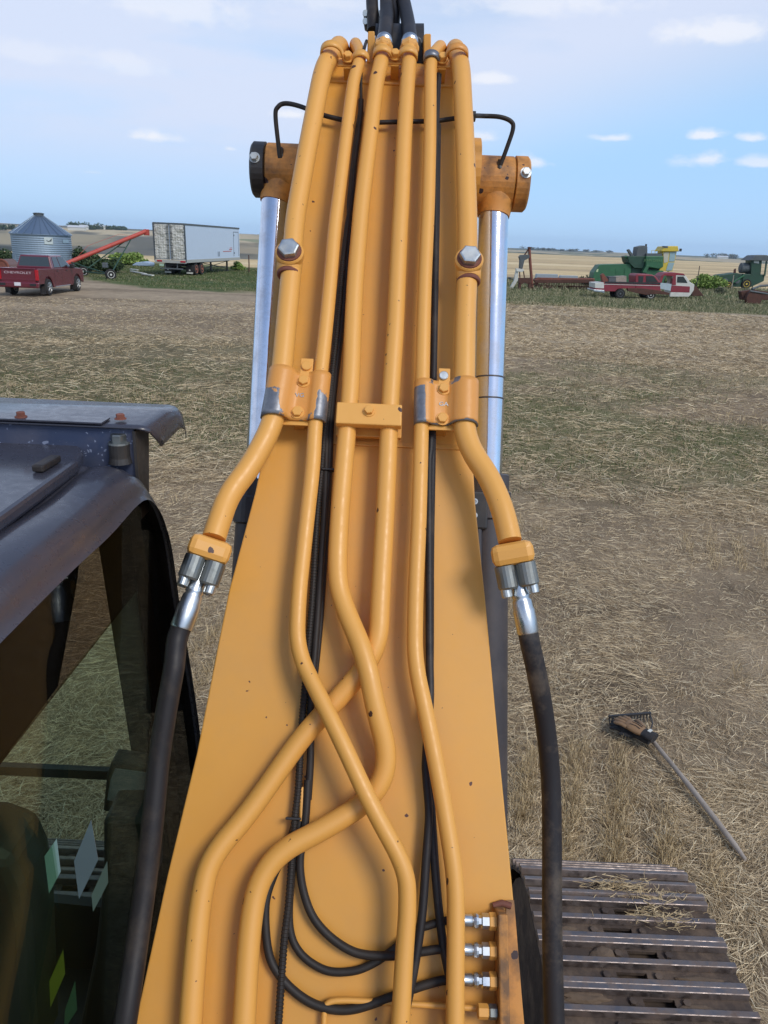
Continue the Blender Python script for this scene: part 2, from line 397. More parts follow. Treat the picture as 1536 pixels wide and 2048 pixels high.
def colour(x, y):
    r = np.hypot(x, y); th = np.degrees(np.arctan2(x, y)); n = x.shape
    def C(c): return np.broadcast_to(np.array(c), n + (3,)).copy()
    def mixc(a, c, f): f = np.clip(f, 0, 1)[..., None]; return a * (1 - f) + (c if isinstance(c, np.ndarray) and c.shape == a.shape else np.array(c)) * f
    big = fbm(x / 6, y / 4.5, 4, 21); mid = fbm(x / 1.7, y / 1.3, 3, 31)
    col = C((.265, .198, .128))
    col = mixc(col, (.35, .265, .172), sst(.4, .7, mid))
    col = mixc(col, (.115, .085, .058), sst(.62, .8, fbm(x / .9 + 4, y / .7, 3, 44)) * .7)
    # greenish belt of regrowth across the field
    belt = sst(8.5, 12.5, y) * sst(25, 19, y) * sst(.36, .62, big + .12 * (mid - .5))
    col = mixc(col, (.125, .13, .05), belt * .95)
    beltl = sst(10, 13, y) * sst(25.5, 22.5, y + .35 * x + (mid - .5) * 3) * (x < 0)
    col = mixc(col, (.110, .105, .052), beltl * .75)
    # trampled brown yard farther out
    yard = sst(22, 25, y + .25 * np.minimum(x, 0)) * sst(62, 50, y); col = mixc(col, (.36, .285, .195), yard * .8)
    pale = sst(20, 30, y + (mid - .5) * 8) * (x > 2) * sst(52, 44, y); pale = pale * (.35 + .65 * sst(.35, .6, fbm(x / 9, y / 2.2, 4, 57))); col = mixc(col, (.44, .36, .25), pale * .8)
    yard2 = yard * sst(.45, .7, fbm(x / 9, y / 1.4, 4, 52)); col = mixc(col, (.19, .145, .095), yard2 * .8)
    # grass behind the yard, left and right
    w = (fbm(x / 2.5, y / 1.2, 3, 61) - .5) * 6
    gl = sst(46, 48, y + w * .8 + sst(-14, -24, x) * -8) * (x < 4) * sst(-75, -60, x); gl = gl * sst(96, 88, y)
    gr = sst(45.5, 47.5, y + w * .35 - .02 * x) * (x >= 4) * sst(100, 84, y)
    g = np.clip(gl + gr, 0, 1); gc = mixc(C((.075, .105, .032)), (.19, .17, .085), sst(.42, .68, fbm(x / 3, y / 2, 4, 71)))
    gc = mixc(gc, (.045, .085, .03), sst(.5, .7, fbm(x / 6, y / 2.2, 3, 77)) * .6)
    col = mixc(col, gc, g)
    # golden stubble field
    gold = C((.60, .46, .25)); st_ = fbm((x + y * .35) / 90, (y - .35 * x) / 9, 4, 81)
    gold = mixc(gold, (.44, .33, .19), sst(.5, .66, st_)); gold = mixc(gold, (.70, .57, .35), sst(.45, .25, st_) * .7)
    fg = sst(84, 90, y + w * .4) * sst(-14.5, -12, th + (fbm(r / 40, r / 40, 2, 5) - .5) * 2)
    fg2 = sst(88, 94, y) * sst(150, 120, r); col = mixc(col, gold, np.clip(fg + fg2, 0, 1))
    # far side of the valley: grey sage slopes with pale cuts
    sage = C((.15, .145, .115)); nn = fbm(x / 260, y / 160, 5, 91)
    sage = mixc(sage, (.34, .29, .19), sst(.52, .66, nn)); sage = mixc(sage, (.06, .068, .055), sst(.44, .3, nn))
    lf = sst(-3.5, -12, th)
    tan = sst(-17, -13, th) * sst(-6, -12, -th * 0 + th)
    sage = mixc(sage, (.42, .34, .22), sst(-18, -12.5, th) * .75 * sst(.35, .6, fbm(x / 200, y / 120, 4, 95)))
    col = mixc(col, sage, sst(150, 210, r) * lf)
    rim = C((.52, .43, .27)); sn = fbm(th / 5 + 3, r / 420, 4, 99); rim = mixc(rim, (.16, .15, .11), sst(.56, .62, sn)); rim = mixc(rim, (.24, .26, .14), sst(.36, .3, sn))
    col = mixc(col, rim, sst(1350, 1600, r + (fbm(th / 2, th / 2, 3, 12) - .5) * 900) * lf)
    patch = sst(.57, .63, fbm(x / 330, y / 260, 3, 123)) * sst(-34, -38, th) * sst(500, 700, r) * lf; col = mixc(col, (.46, .38, .24), patch)
    # plains to the right beyond the golden field
    pl = C((.19, .20, .13)); pn = fbm(th / 3.2, r / 520, 4, 111); pl = mixc(pl, (.44, .37, .24), sst(.52, .58, pn)); pl = mixc(pl, (.10, .12, .09), sst(.40, .34, pn))
    col = mixc(col, pl, sst(560, 620, r + (fbm(th, th, 2, 13) - .5) * 60) * (1 - lf))
    return np.clip(col, 0, 1)

def ground_material():
    t = NT('ground_soil_and_stubble'); at = t.n('ShaderNodeAttribute', attribute_name='Col'); c = at.outputs['Color']
    g = t.n('ShaderNodeNewGeometry'); pos = g.outputs['Position']
    def mp(scale, rot=0):
        m = t.n('ShaderNodeMapping'); m.inputs['Scale'].default_value = scale; m.inputs['Rotation'].default_value = (0, 0, rot); t.L.new(pos, m.inputs[0]); return m.outputs[0]
    ln = t.n('ShaderNodeVectorMath', operation='LENGTH'); t.L.new(pos, ln.inputs[0])
    near = t.n('ShaderNodeMapRange'); near.inputs[1].default_value = 9; near.inputs[2].default_value = 70; near.inputs[3].default_value = 1; near.inputs[4].default_value = 0; t.L.new(ln.outputs['Value'], near.inputs[0])
    far = t.n('ShaderNodeMapRange'); far.inputs[1].default_value = 120; far.inputs[2].default_value = 600; t.L.new(ln.outputs['Value'], far.inputs[0])
    s1 = t.noise(1, 5, .6, mp((60, 9, 1), .5)); s2 = t.noise(1, 5, .6, mp((11, 55, 1), -.35)); s3 = t.noise(1, 4, .6, mp((48, 48, 1)))
    streak = t.mth('MAXIMUM', s1, s2); fl = t.ramp(streak, [(.52, .0), (.68, 1.0)])
    k = t.mix(t.mth('MULTIPLY', fl, t.mth('MULTIPLY', near.outputs[0], .55)), c, (.42, .34, .22))
    k = t.mix(t.mth('MULTIPLY', t.ramp(s3, [(.5, 0.0), (.7, 1.0)]), t.mth('MULTIPLY', near.outputs[0], .6)), k, (.10, .072, .048))
    m1 = t.noise(1, 5, .7, mp((3.2, 1.1, 1))); m2 = t.noise(1, 4, .6, mp((.35, .16, 1)))
    var = t.mth('ADD', t.mth('MULTIPLY', t.mth('SUBTRACT', m1, .5), .9), t.mth('MULTIPLY', t.mth('SUBTRACT', m2, .5), .5))
    nf = t.mth('SUBTRACT', 1.0, far.outputs[0])
    f = t.mth('ADD', 1.0, t.mth('MULTIPLY', var, t.mth('ADD', t.mth('MULTIPLY', nf, .9), .15)))
    cm = t.n('ShaderNodeVectorMath', operation='SCALE'); t.L.new(k, cm.inputs[0]); t.L.new(f, cm.inputs['Scale'])
    t.col(cm.outputs[0]); t.set(Roughness=.95, Specular_IOR_Level=.15)
    b = t.n('ShaderNodeBump'); b.inputs['Distance'].default_value = .03; t.L.new(t.mth('MULTIPLY', near.outputs[0], .8), b.inputs['Strength'])
    t.L.new(t.mth('ADD', streak, t.mth('MULTIPLY', s3, .8)), b.inputs['Height']); t.L.new(b.outputs[0], t.b.inputs['Normal']); return t.m
def build_ground():
    an = np.radians(np.concatenate([np.linspace(-180, -62, 60, endpoint=False), np.linspace(-62, 62, 900, endpoint=False), np.linspace(62, 180, 60, endpoint=False)]))
    rr = np.concatenate([[.02], np.geomspace(.5, 5200, 600)])
    A, Rr = np.meshgrid(an, rr); X = Rr * np.sin(A); Y = Rr * np.cos(A); Z = height(X, Y); cl = colour(X, Y)
    n = len(an); m = len(rr); vs = np.stack([X, Y, Z], -1).reshape(-1, 3)
    i, j = np.meshgrid(np.arange(m - 1), np.arange(n), indexing='ij'); j2 = (j + 1) % n
    fs = np.stack([i * n + j, (i + 1) * n + j, (i + 1) * n + j2, i * n + j2], -1).reshape(-1, 4)[:, ::-1]
    me = bpy.data.meshes.new('ground'); me.vertices.add(len(vs)); me.vertices.foreach_set('co', vs.ravel().astype(np.float32))
    me.loops.add(fs.size); me.loops.foreach_set('vertex_index', fs.ravel().astype(np.int32)); me.polygons.add(len(fs)); me.polygons.foreach_set('loop_start', np.arange(0, fs.size, 4, dtype=np.int32)); me.polygons.foreach_set('loop_total', np.full(len(fs), 4, np.int32))
    me.polygons.foreach_set('use_smooth', np.ones(len(fs), bool)); me.update(); me.validate()
    ca = me.color_attributes.new('Col', 'FLOAT_COLOR', 'POINT'); ca.data.foreach_set('color', np.concatenate([cl.reshape(-1, 3), np.ones((len(vs), 1))], 1).ravel().astype(np.float32))
    tag(link('ground', me, ground_material()), kind='structure')
build_ground()

def ribbons(name, base, direc, length, width, mat, label, cat, seed=1, taper=.4, bend=0.0, tipz=None, quiet=True):
    """many thin flat blades as one mesh; base Nx3, direc Nx3 unit"""
    rg = np.random.default_rng(seed); n = len(base); up = np.tile([0, 0, 1.], (n, 1)) + rg.normal(0, .8, (n, 3))
    side = np.cross(direc, up); side /= np.linalg.norm(side, axis=1)[:, None] + 1e-9
    w = (width[:, None] / 2) * side; L_ = length[:, None]
    mid = base + direc * L_ * .55 + np.stack([rg.normal(0, 1, n), rg.normal(0, 1, n), rg.uniform(0, .6, n)], 1) * L_ * bend
    tip = base + direc * L_ - np.array([0, 0, 1.]) * L_ * bend * .5
    vs = np.stack([base - w, base + w, mid + w, mid - w, tip + w * taper, tip - w * taper], 1).reshape(-1, 3)
    k = np.arange(n)[:, None] * 6; fs = np.concatenate([k + np.array([0, 1, 2, 3]), k + np.array([3, 2, 4, 5])], 1).reshape(-1, 4)
    me = bpy.data.meshes.new(name); me.vertices.add(len(vs)); me.vertices.foreach_set('co', vs.ravel().astype(np.float32))
    me.loops.add(fs.size); me.loops.foreach_set('vertex_index', fs.ravel().astype(np.int32)); me.polygons.add(len(fs)); me.polygons.foreach_set('loop_start', np.arange(0, fs.size, 4, dtype=np.int32)); me.polygons.foreach_set('loop_total', np.full(len(fs), 4, np.int32)); me.update(); me.validate()
    o = link(name, me, mat); return tag(o, label, cat, None, 'stuff') if label else o
def blade_mat(name, stops, rough=.7):
    t = NT(name); g = t.n('ShaderNodeNewGeometry'); c = t.ramp(g.outputs['Random Per Island'], stops); t.col(c); t.set(Roughness=rough, Specular_IOR_Level=.3); return t.m
M_straw = blade_mat('straw', [(0, (.17, .125, .075)), (.3, (.40, .30, .18)), (.65, (.64, .50, .31)), (.9, (.82, .67, .43)), (1, (.88, .77, .54))])
M_stub = blade_mat('standing_stubble', [(0, (.26, .19, .11)), (.5, (.50, .38, .21)), (1, (.70, .56, .34))])
M_grassb = blade_mat('green_grass', [(0, (.05, .085, .02)), (.55, (.09, .13, .04)), (.8, (.17, .18, .08)), (1, (.36, .31, .18))])
M_grasst = blade_mat('tall_dry_grass', [(0, (.07, .10, .035)), (.35, (.14, .16, .07)), (.7, (.36, .32, .19)), (1, (.50, .43, .28))])
def scatter(n, r0, r1, a0, a1, power, seed):
    rg = np.random.default_rng(seed); u = rg.random(n); r = (r0 ** (1 - power) + u * (r1 ** (1 - power) - r0 ** (1 - power))) ** (1 / (1 - power)) if power != 1 else r0 * (r1 / r0) ** u
    a = np.radians(rg.uniform(a0, a1, n)); return r * np.sin(a), r * np.cos(a), r, rg
def straw(n, r0, r1, a0, a1, power, seed, name='straw_litter', label='', lo=.06, hi=.2, wid=.0028, tilt=.16):
    x, y, r, rg = scatter(n, r0, r1, a0, a1, power, seed)
    dens = fbm(x / .7, y / .6, 3, 17) * .7 + fbm(x / 3, y / 3, 2, 18) * .3; keep = rg.random(n) < sst(.24, .54, dens) * .82 + .18
    x, y, r = x[keep], y[keep], r[keep]; n = len(x)
    flow = fbm(x / 1.1, y / 1.1, 2, 8) * 9; a = np.where(rg.random(n) < .55, flow + rg.normal(0, .5, n), rg.uniform(0, 2 * np.pi, n))
    e = np.abs(rg.normal(0, tilt, n)); d = np.stack([np.cos(a) * np.cos(e), np.sin(a) * np.cos(e), np.sin(e)], 1)
    L_ = rg.uniform(lo, hi, n); z = height(x, y) + rg.uniform(.001, .02, n)
    w = wid * np.maximum(1, r / 6.5) ** .8 * rg.uniform(.7, 1.3, n)
    return ribbons(name, np.stack([x, y, z], 1), d, L_, w, M_straw, label, 'straw', seed, .7, .03)
straw(300000, 2.3, 11, -42, 36, 1.5, 3, lo=.04, hi=.14, wid=.0025, label='loose straw lying thick over the soil around the crawler')
straw(90000, 10, 26, -36, 34, 1.6, 4, label='straw litter across the middle of the field', lo=.1, hi=.28)
# standing stubble in drilled rows
def stubble(n, r0, r1, a0, a1, seed):
    x, y, r, rg = scatter(n, r0, r1, a0, a1, 1.4, seed)
    ca, sa = math.cos(1.25), math.sin(1.25); u = x * ca + y * sa; v = -x * sa + y * ca; v = np.round(v / .28) * .28 + rg.normal(0, .045, n); u = np.round(u / .13) * .13 + rg.normal(0, .03, n)
    x, y = u * ca - v * sa, u * sa + v * ca; k = fbm(x / 1.3, y / 1.3, 3, 27) + rg.random(n) * .12 > .735; x, y, r = x[k], y[k], r[k]; n = len(x)
    a = rg.uniform(0, 2 * np.pi, n); e = rg.uniform(.75, 1.5, n); d = np.stack([np.cos(a) * np.cos(e), np.sin(a) * np.cos(e), np.sin(e)], 1)
    return ribbons('stubble', np.stack([x, y, height(x, y)], 1), d, rg.uniform(.05, .14, n), .003 * np.maximum(1, r / 7) ** .8, M_stub, 'short cut stalks standing in rows in the field', 'stubble', seed, .8, .03)
stubble(130000, 2.4, 32, -40, 36, 5)
# small green regrowth in the belt, verge grass left and right
def grass(n, x0, x1, y0, y1, seed, mat, label, lo, hi, wid, fn=None, name='grass'):
    rg = np.random.default_rng(seed); x = rg.uniform(x0, x1, n); y = rg.uniform(y0, y1, n)
    k = fn(x, y, rg) if fn else np.ones(n, bool); x, y = x[k], y[k]; n = len(x)
    a = rg.uniform(0, 2 * np.pi, n); e = rg.uniform(.7, 1.5, n); d = np.stack([np.cos(a) * np.cos(e), np.sin(a) * np.cos(e), np.sin(e)], 1)
    hh = rg.uniform(lo, hi, n) * (.25 + 1.5 * fbm(x / 1.5, y / 1.5, 3, seed) ** 1.5)
    return ribbons(name, np.stack([x, y, height(x, y)], 1), d, hh, wid * rg.uniform(.6, 1.4, n), mat, label, 'grass', seed, .2, .08)
grass(120000, -12, 20, 9, 25, 11, M_grassb, 'sparse green regrowth among the stubble', .03, .09, .008, lambda x, y, g: (sst(8.5, 12.5, y) * sst(25, 19, y) * sst(.34, .58, fbm(x / 6, y / 4.5, 4, 21)) > g.random(len(x))) & (np.abs(x) < y * .66 + 1))
grass(52000, 4, 42, 46.5, 64, 12, M_grasst, 'tall green and dry grass in front of the old machinery', .08, .26, .02, lambda x, y, g: (x < y * .62) & (x > y * .12), 'verge_grass')
grass(30000, 6, 62, 63, 86, 15, M_grasst, 'rough weeds growing around the old machinery', .15, .45, .03, lambda x, y, g: (x < y * .64) & (x > y * .12), 'weeds')
straw(40000, 24, 41, -36, -5, 1.6, 10, lo=.06, hi=.18, wid=.002, label='thin straw litter on the trampled yard left of the boom')
straw(90000, 24, 50, 4, 36, 1.2, 9, lo=.12, hi=.3, label='pale stubble litter toward the grass verge')
grass(60000, -36, -4, 47.5, 84, 13, M_grassb, 'mown green grass under the trailer and the auger', .04, .14, .03, lambda x, y, g: sst(47, 50, y + sst(-14, -24, x) * -8 + (fbm(x / 2.5, y / 1.2, 3, 61) - .5) * 5) > g.random(len(x)), 'yard_grass')

# ------------------------------------------------------------------ haze
hz = MB(); hz.box((0, 0, 20), (10500, 10500, 100)); ho = obj('haze', hz, None); ho['kind'] = 'stuff'
hm = bpy.data.materials.new('haze'); hm.use_nodes = True; nt = hm.node_tree; nt.nodes.clear(); o_ = nt.nodes.new('ShaderNodeOutputMaterial'); pv = nt.nodes.new('ShaderNodeVolumePrincipled')
pv.inputs['Color'].default_value = (.70, .83, 1.0, 1); pv.inputs['Density'].default_value = .00008; pv.inputs['Anisotropy'].default_value = .2; nt.links.new(pv.outputs[0], o_.inputs['Volume']); ho.data.materials.append(hm)

# ------------------------------------------------------------------ excavator
EX = root('excavator', (-.06, .2, 0), 'orange crawler excavator with dark cab seen from its deck along the raised boom', 'excavator', world=True)
TH = R(51.5)
B0 = V((0, .941, 1.869)); EB = V((0, math.cos(TH), math.sin(TH))); NB = V((0, -math.sin(TH), math.cos(TH)))
RB = M((V((1, 0, 0)), EB, NB)).transposed()
def hit(px, py, h=0.0):
    d = ray(px, py); o = B0 + NB * h; return CAMP + d * ((o - CAMP).dot(NB) / d.dot(NB))
def xs(px, py, h=0.0):
    p = hit(px, py, h); return p.x, (p - B0).dot(EB)
def BX(x, s, h=0.0): return V((x, 0, 0)) + B0 + EB * s + NB * h
def hits(lst, h=None): return [hit(a[0], a[1], a[2] if len(a) > 2 else h) for a in lst]

# boom box girder: top plate profile, bend at the top, side plates
Lp = [(198, 2350), (270, 2048), (336, 1744), (395, 1500), (455, 1192), (520, 948), (566, 700), (602, 450), (634, 250), (650, 163)]
Rp = [(1078, 2350), (1049, 2048), (1022, 1744), (998, 1500), (970, 1192), (946, 963), (944, 700), (938, 450), (930, 250), (926, 163)]
Ls = sorted((xs(*p)[1], xs(*p)[0]) for p in Lp); Rs = sorted((xs(*p)[1], xs(*p)[0]) for p in Rp)
S_END = xs(793, 163)[1]
st = list(np.linspace(-.55, S_END, 26))
prof = []
for s_ in st:
    prof.append((np.interp(s_, [a for a, b in Ls], [b for a, b in Ls]), np.interp(s_, [a for a, b in Rs], [b for a, b in Rs]), BX(0, s_), NB.copy()))
q = BX(0, S_END); ang = TH
xl, xr = prof[-1][0], prof[-1][1]
for i in range(16):
    ang -= R(7.0) if ang > R(-4) else 0
    q = q + V((0, math.cos(ang), math.sin(ang))) * (.028 if i < 9 else .16)
    prof.append((xl + .002 * i, xr - .002 * i, q.copy(), V((0, -math.sin(ang), math.cos(ang)))))
def loft(prof, h0, depth, inset=0.0):
    mb = MB(); vs = []
    for l, r, p, n_ in prof:
        for x, h in ((l + inset, h0), (r - inset, h0), (r - inset, h0 - depth), (l + inset, h0 - depth)):
            vs.append(V((x, p.y, p.z)) + V((0, n_.y, n_.z)) * h)
    fs = []
    for i in range(len(prof) - 1):
        for k in range(4): fs.append((i * 4 + k, i * 4 + (k + 1) % 4, i * 4 + 4 + (k + 1) % 4, i * 4 + 4 + k))
    fs += [(3, 2, 1, 0), tuple(len(vs) - 4 + k for k in range(4))]
    mb.add(vs, fs); return mb
boom = obj('boom', loft(prof, 0, .014), M_or, EX, bevel=.003)
obj('boom_side', loft(prof, -.0142, .44, .012), M_or, boom)
# raised lip where the upper casting is welded on
lip = MB(); x0, s0 = xs(662, 160); x1, _ = xs(925, 160)
lip.sweep([BX(x0, S_END - .01, 0), BX(x1, S_END - .01, 0)], .006, 8); obj('weld_seam', lip, M_or, boom)
lp = MB(); x0, s0 = xs(640, 884); x1, _ = xs(930, 884)
lp.box(BX((x0 + x1) / 2, s0, .001), (x1 - x0, .012, .006), RB, .002); obj('weld_seam', lp, M_or, boom)

# ---- steel tubes
def yz(p, dy, dz): return V((p.x, p.y + dy, p.z + dz))
def tubing(name, pts, r, fil=.06, label=None, mat=None):
    mb = MB(); mb.sweep(fillet(pts, fil, 7), r, 20); o = obj(name, mb, mat or M_or_tube, EX)
    if label: o['label'] = label
    return o
def topend(px, py, h, ends):
    b = hit(px, py, h); return [b] + [atY(a[0], a[1], b.y + a[2]) for a in ends]
t1 = topend(646, 136, .07, [(664, 108, .07), (682, 84, .22)]); t1.append(yz(t1[-1], .12, -.05))
T1 = tubing('hydraulic_tube', t1[::-1] + hits([(618, 282), (596, 404), (589, 449), (583, 540), (572, 654), (563, 752), (553, 812), (540, 862)], .07) +
            hits([(499, 936, .075), (458, 988, .085), (437, 1046, .10), (428, 1076, .105)]), .0245, .07, 'thick outer tube on the left edge of the boom')
t6 = topend(923, 137, .07, [(917, 112, .07), (909, 90, .2)]); t6.append(yz(t6[-1], .12, -.05))
T6 = tubing('hydraulic_tube', t6[::-1] + hits([(926, 202), (930, 282), (934, 404), (935, 449), (935, 540), (930, 654), (929, 752), (927, 812), (929, 862)], .07) +
            hits([(944, 905, .075), (979, 955, .085), (1006, 1020, .10), (1020, 1082, .105)]), .0245, .07, 'thick outer tube on the right edge of the boom')
t2 = topend(715, 135, .06, [(722, 112, .05), (709, 82, .2)]); t2.append(yz(t2[-1], .1, -.04))
T2 = tubing('hydraulic_tube', t2[::-1] + hits([(707, 161), (691, 282), (676, 404), (670, 449), (661, 557), (652, 654), (641, 752), (630, 852), (626, 932), (614, 1036), (597, 1192), (593, 1300)], .06) +
            hits([(674, 1463, .09), (743, 1612, .095), (812, 1738, .085), (816, 1810, .08), (808, 1916, .075), (801, 2048, .07), (792, 2200, .07)]), .0165, .05, 'thin tube left of the centre pair crossing over it')
t5 = topend(861, 142, .06, [(864, 112, .05), (884, 88, .2)]); t5.append(yz(t5[-1], .1, -.04))
T5 = tubing('hydraulic_tube', t5[::-1] + hits([(861, 161), (860, 282), (857, 404), (855, 449), (850, 557), (847, 654), (845, 752), (843, 850), (841, 932), (838, 1036), (831, 1192), (829, 1322), (862, 1474), (886, 1600), (911, 1755), (912, 1858), (910, 2048), (910, 2200)], .06), .0165, .05, 'thin tube right of the centre pair')
t3 = topend(761, 132, .055, [(764, 112, .04), (767, 92, .10)])
T3 = tubing('hydraulic_tube', t3[::-1] + hits([(753, 161), (739, 282), (724, 404), (720, 449), (711, 557), (706, 654), (703, 752), (695, 852), (688, 932), (679, 1036), (674, 1160)], .055) +
            hits([(690, 1218, .06), (731, 1312, .085), (752, 1420, .075), (774, 1500, .055), (768, 1558, .045), (731, 1606, .04), (651, 1656, .045), (560, 1702, .05), (515, 1765, .05), (499, 1858, .05), (488, 2048, .05), (480, 2200, .05)]), .0205, .06, 'centre tube bending down into the lower loop')
t4 = topend(818, 132, .055, [(818, 112, .04), (819, 93, .10)])
T4 = tubing('hydraulic_tube', t4[::-1] + hits([(815, 161), (808, 282), (803, 404), (800, 449), (795, 557), (791, 654), (784, 752), (778, 852), (775, 932), (770, 1036), (761, 1192), (757, 1298)], .055) +
            hits([(689, 1385, .035), (611, 1464, .035), (496, 1629, .04), (420, 1716, .05), (401, 1800, .05), (390, 1916, .05), (381, 2048, .05), (374, 2200, .05)]), .0205, .06, 'centre tube swinging left under the others')
# thin pilot tube near the foot
tubing('pilot_tube', hits([(957, 2017), (850, 2010), (690, 2000), (655, 2003), (648, 2022), (648, 2200)], .018), .0052, .02)
tubing('pilot_tube', hits([(604, 1574, .02), (603, 1642, .02)]), .0045, .02)

# ---- flange joints, ferrules and big black hoses at both outer tubes
def flange(tube, pend, tdir, hosepts, muddy):
    t = tdir.normalized(); view = (CAMP - pend).normalized(); a = t.cross(view).normalized(); b = a.cross(t).normalized()
    Rm = M((a, t, b)).transposed()
    o = MB(); o.box(pend + t * .022, (.086, .046, .066), Rm, .014); f = obj('flange', o, M_or_tube, tube)
    z = MB()
    for sx in (-1, 1):
        z.lathe(pend + t * .0435 + a * sx * .0205 + b * .008, pend + t * .1 + a * sx * .0205 + b * .008, [(0, .0215), (.044, .0215), (.048, .019)], 20, False)
        z.box(pend + t * .059 + a * sx * .021 - b * .012, (.038, .034, .04), Rm, .008)
    obj('flange_clamp', z, M_zinc, tube)
    for sx in (-1, 1):
        for sb in (.014, -.022):
            k = MB(); c = pend + t * .084 + a * sx * .027 + b * sb
            k.lathe(c, c + t, [(0, .0112), (.022, .0112), (.0235, .010), (.0236, .0055), (.016, .005)], 16); obj('bolt', k, M_bolt, tube)
    fe = MB(); c = pend + t * .05
    fe.lathe(c, c + t, [(0, .0145), (.048, .015), (.056, .0175), (.062, .0185), (.066, .0165), (.070, .0195), (.086, .0205), (.091, .0222), (.134, .0222), (.137, .0212)], 28, True)
    obj('hose_ferrule', fe, M_bright, tube)
    h = MB(); h.sweep(catmull([c + t * .12, c + t * .16] + hosepts, 8), .0205, 20)
    obj('hydraulic_hose', h, M_hosed if muddy else M_hose, EX)
pL = hit(426, 1080, .105); dL = P(364, 1252, 1.47) - pL
flange(T1, pL, dL, [P(348, 1335, 1.44), P(333, 1420, 1.43), P(318, 1520, 1.42), P(306, 1640, 1.40), P(292, 1760, 1.38), P(275, 1880, 1.35), P(250, 2048, 1.30), P(225, 2200, 1.28)], False)
pR = hit(1021, 1086, .105); dR = P(1058, 1275, 1.51) - pR
flange(T6, pR, dR, [P(1076, 1360, 1.52), P(1092, 1460, 1.54), P(1102, 1570, 1.55), P(1104, 1700, 1.54), P(1104, 1800, 1.52), P(1105, 1900, 1.50), P(1109, 2048, 1.47), P(1118, 2200, 1.44)], True)

# ---- upper ends of the centre pair: nut, ferrule, hose to the arm
for pts, hp in ((t3, [(770, 74, .16), (773, 40, .30), (773, 0, .48), (770, -120, .9)]), (t4, [(820, 74, .16), (816, 45, .30), (807, 0, .48), (780, -120, .9)])):
    e = pts[-1]; d = (atY(hp[0][0], hp[0][1], pts[0].y + hp[0][2]) - e).normalized()
    tb = T3 if pts is t3 else T4
    k = MB(); k.lathe(e - d * .035, e + d, [(0, .0215), (.004, .027), (.03, .027), (.036, .0235)], 8); obj('hex_nut', k, M_or_tube, tb)
    k = MB(); k.lathe(e, e + d, [(0, .0195), (.012, .0195), (.014, .0245), (.036, .0245), (.038, .021)], 24, True); obj('hose_ferrule', k, M_bright, tb)
    h = MB(); h.sweep(catmull([e + d * .02, e + d * .05] + [atY(x, y, pts[0].y + dy) for x, y, dy in hp[1:]], 8), .021, 18); obj('hydraulic_hose', h, M_hose, EX)
yb = t3[0].y
h = MB(); h.sweep(catmull([atY(747, 62, yb + .42), atY(746, 30, yb + .45), atY(744, 0, yb + .5), atY(742, -120, yb + .7)], 6), .0195, 18); obj('hydraulic_hose', h, M_hose, EX)
h = MB(); h.sweep(catmull([atY(790, 66, yb + .42), atY(792, 30, yb + .45), atY(786, 0, yb + .5), atY(770, -120, yb + .7)], 6), .013, 14); obj('hydraulic_hose', h, M_hose, EX)

# ---- arm cylinder foot between two ears behind the bend
def slab(name, pix, y, dy, mat, parent, bev=.003):
    mb = MB(); mb.prism([atY(a, b, y) for a, b in pix], (0, dy, 0)); return obj(name, mb, mat, parent, bevel=bev)
slab('bracket_ear', [(731, 170), (733, 140), (736, 62), (749, 62), (751, 100), (750, 120), (743, 170)], yb + .14, .3, M_or, boom)
slab('bracket_ear', [(848, 170), (847, 72), (850, 67), (862, 67), (862, 170)], yb + .14, .3, M_or, boom)
ac = MB(); c1 = atY(752, 112, yb + .35); c2 = atY(846, 112, yb + .35); ac.cyl(c1, c2, .085, seg=28)
ac.prism([atY(x, y, yb + .2) for x, y in ((830, 140), (828, 100), (834, 70), (842, 76), (847, 90), (847, 136), (838, 150))], (0, .3, 0))
ac.prism([atY(x, y, yb + .34) for x, y in ((753, 150), (753, 74), (766, 80), (800, 66), (832, 72), (835, 150))], (0, .4, 0))
arm_c = obj('arm_cylinder', ac, M_black, EX, bevel=.004)
fb = MB(); fb.prism([atY(x, y, yb + .46) for x, y in ((727, 26), (731, 21), (760, 21), (764, 26), (763, 54), (740, 60), (728, 53))], (0, .05, 0)); obj('hose_flange', fb, M_dull, arm_c, bevel=.003)
for x, y in ((731, 28), (760, 29), (731, 44), (760, 44)):
    k = MB(); c = atY(x, y, yb + .46); k.lathe(c, c - V((0, 1, 0)), [(0, .009), (.012, .009)], 12); obj('bolt', k, M_bolt, arm_c)
slab('pipe_bracket', [(783, 66), (790, 54), (800, 58), (801, 52), (808, 52), (808, 69), (795, 70)], yb + .3, .06, M_dull, arm_c)
br = MB()                                # dull pin boss seen below the ears
bz = atY(793, 160, yb + .2)
br.cyl(atY(752, 158, yb + .1), atY(845, 158, yb + .1), .03, seg=16); obj('pin_boss', br, M_or, boom)
cab_ = MB(); cab_.sweep(catmull([atY(733, 82, yb + .2), atY(729, 95, yb + .05), hit(724, 118, .05), hit(722, 150, .03), hit(722, 222, .02)], 6), .0045, 10); obj('cable', cab_, M_cable, EX)

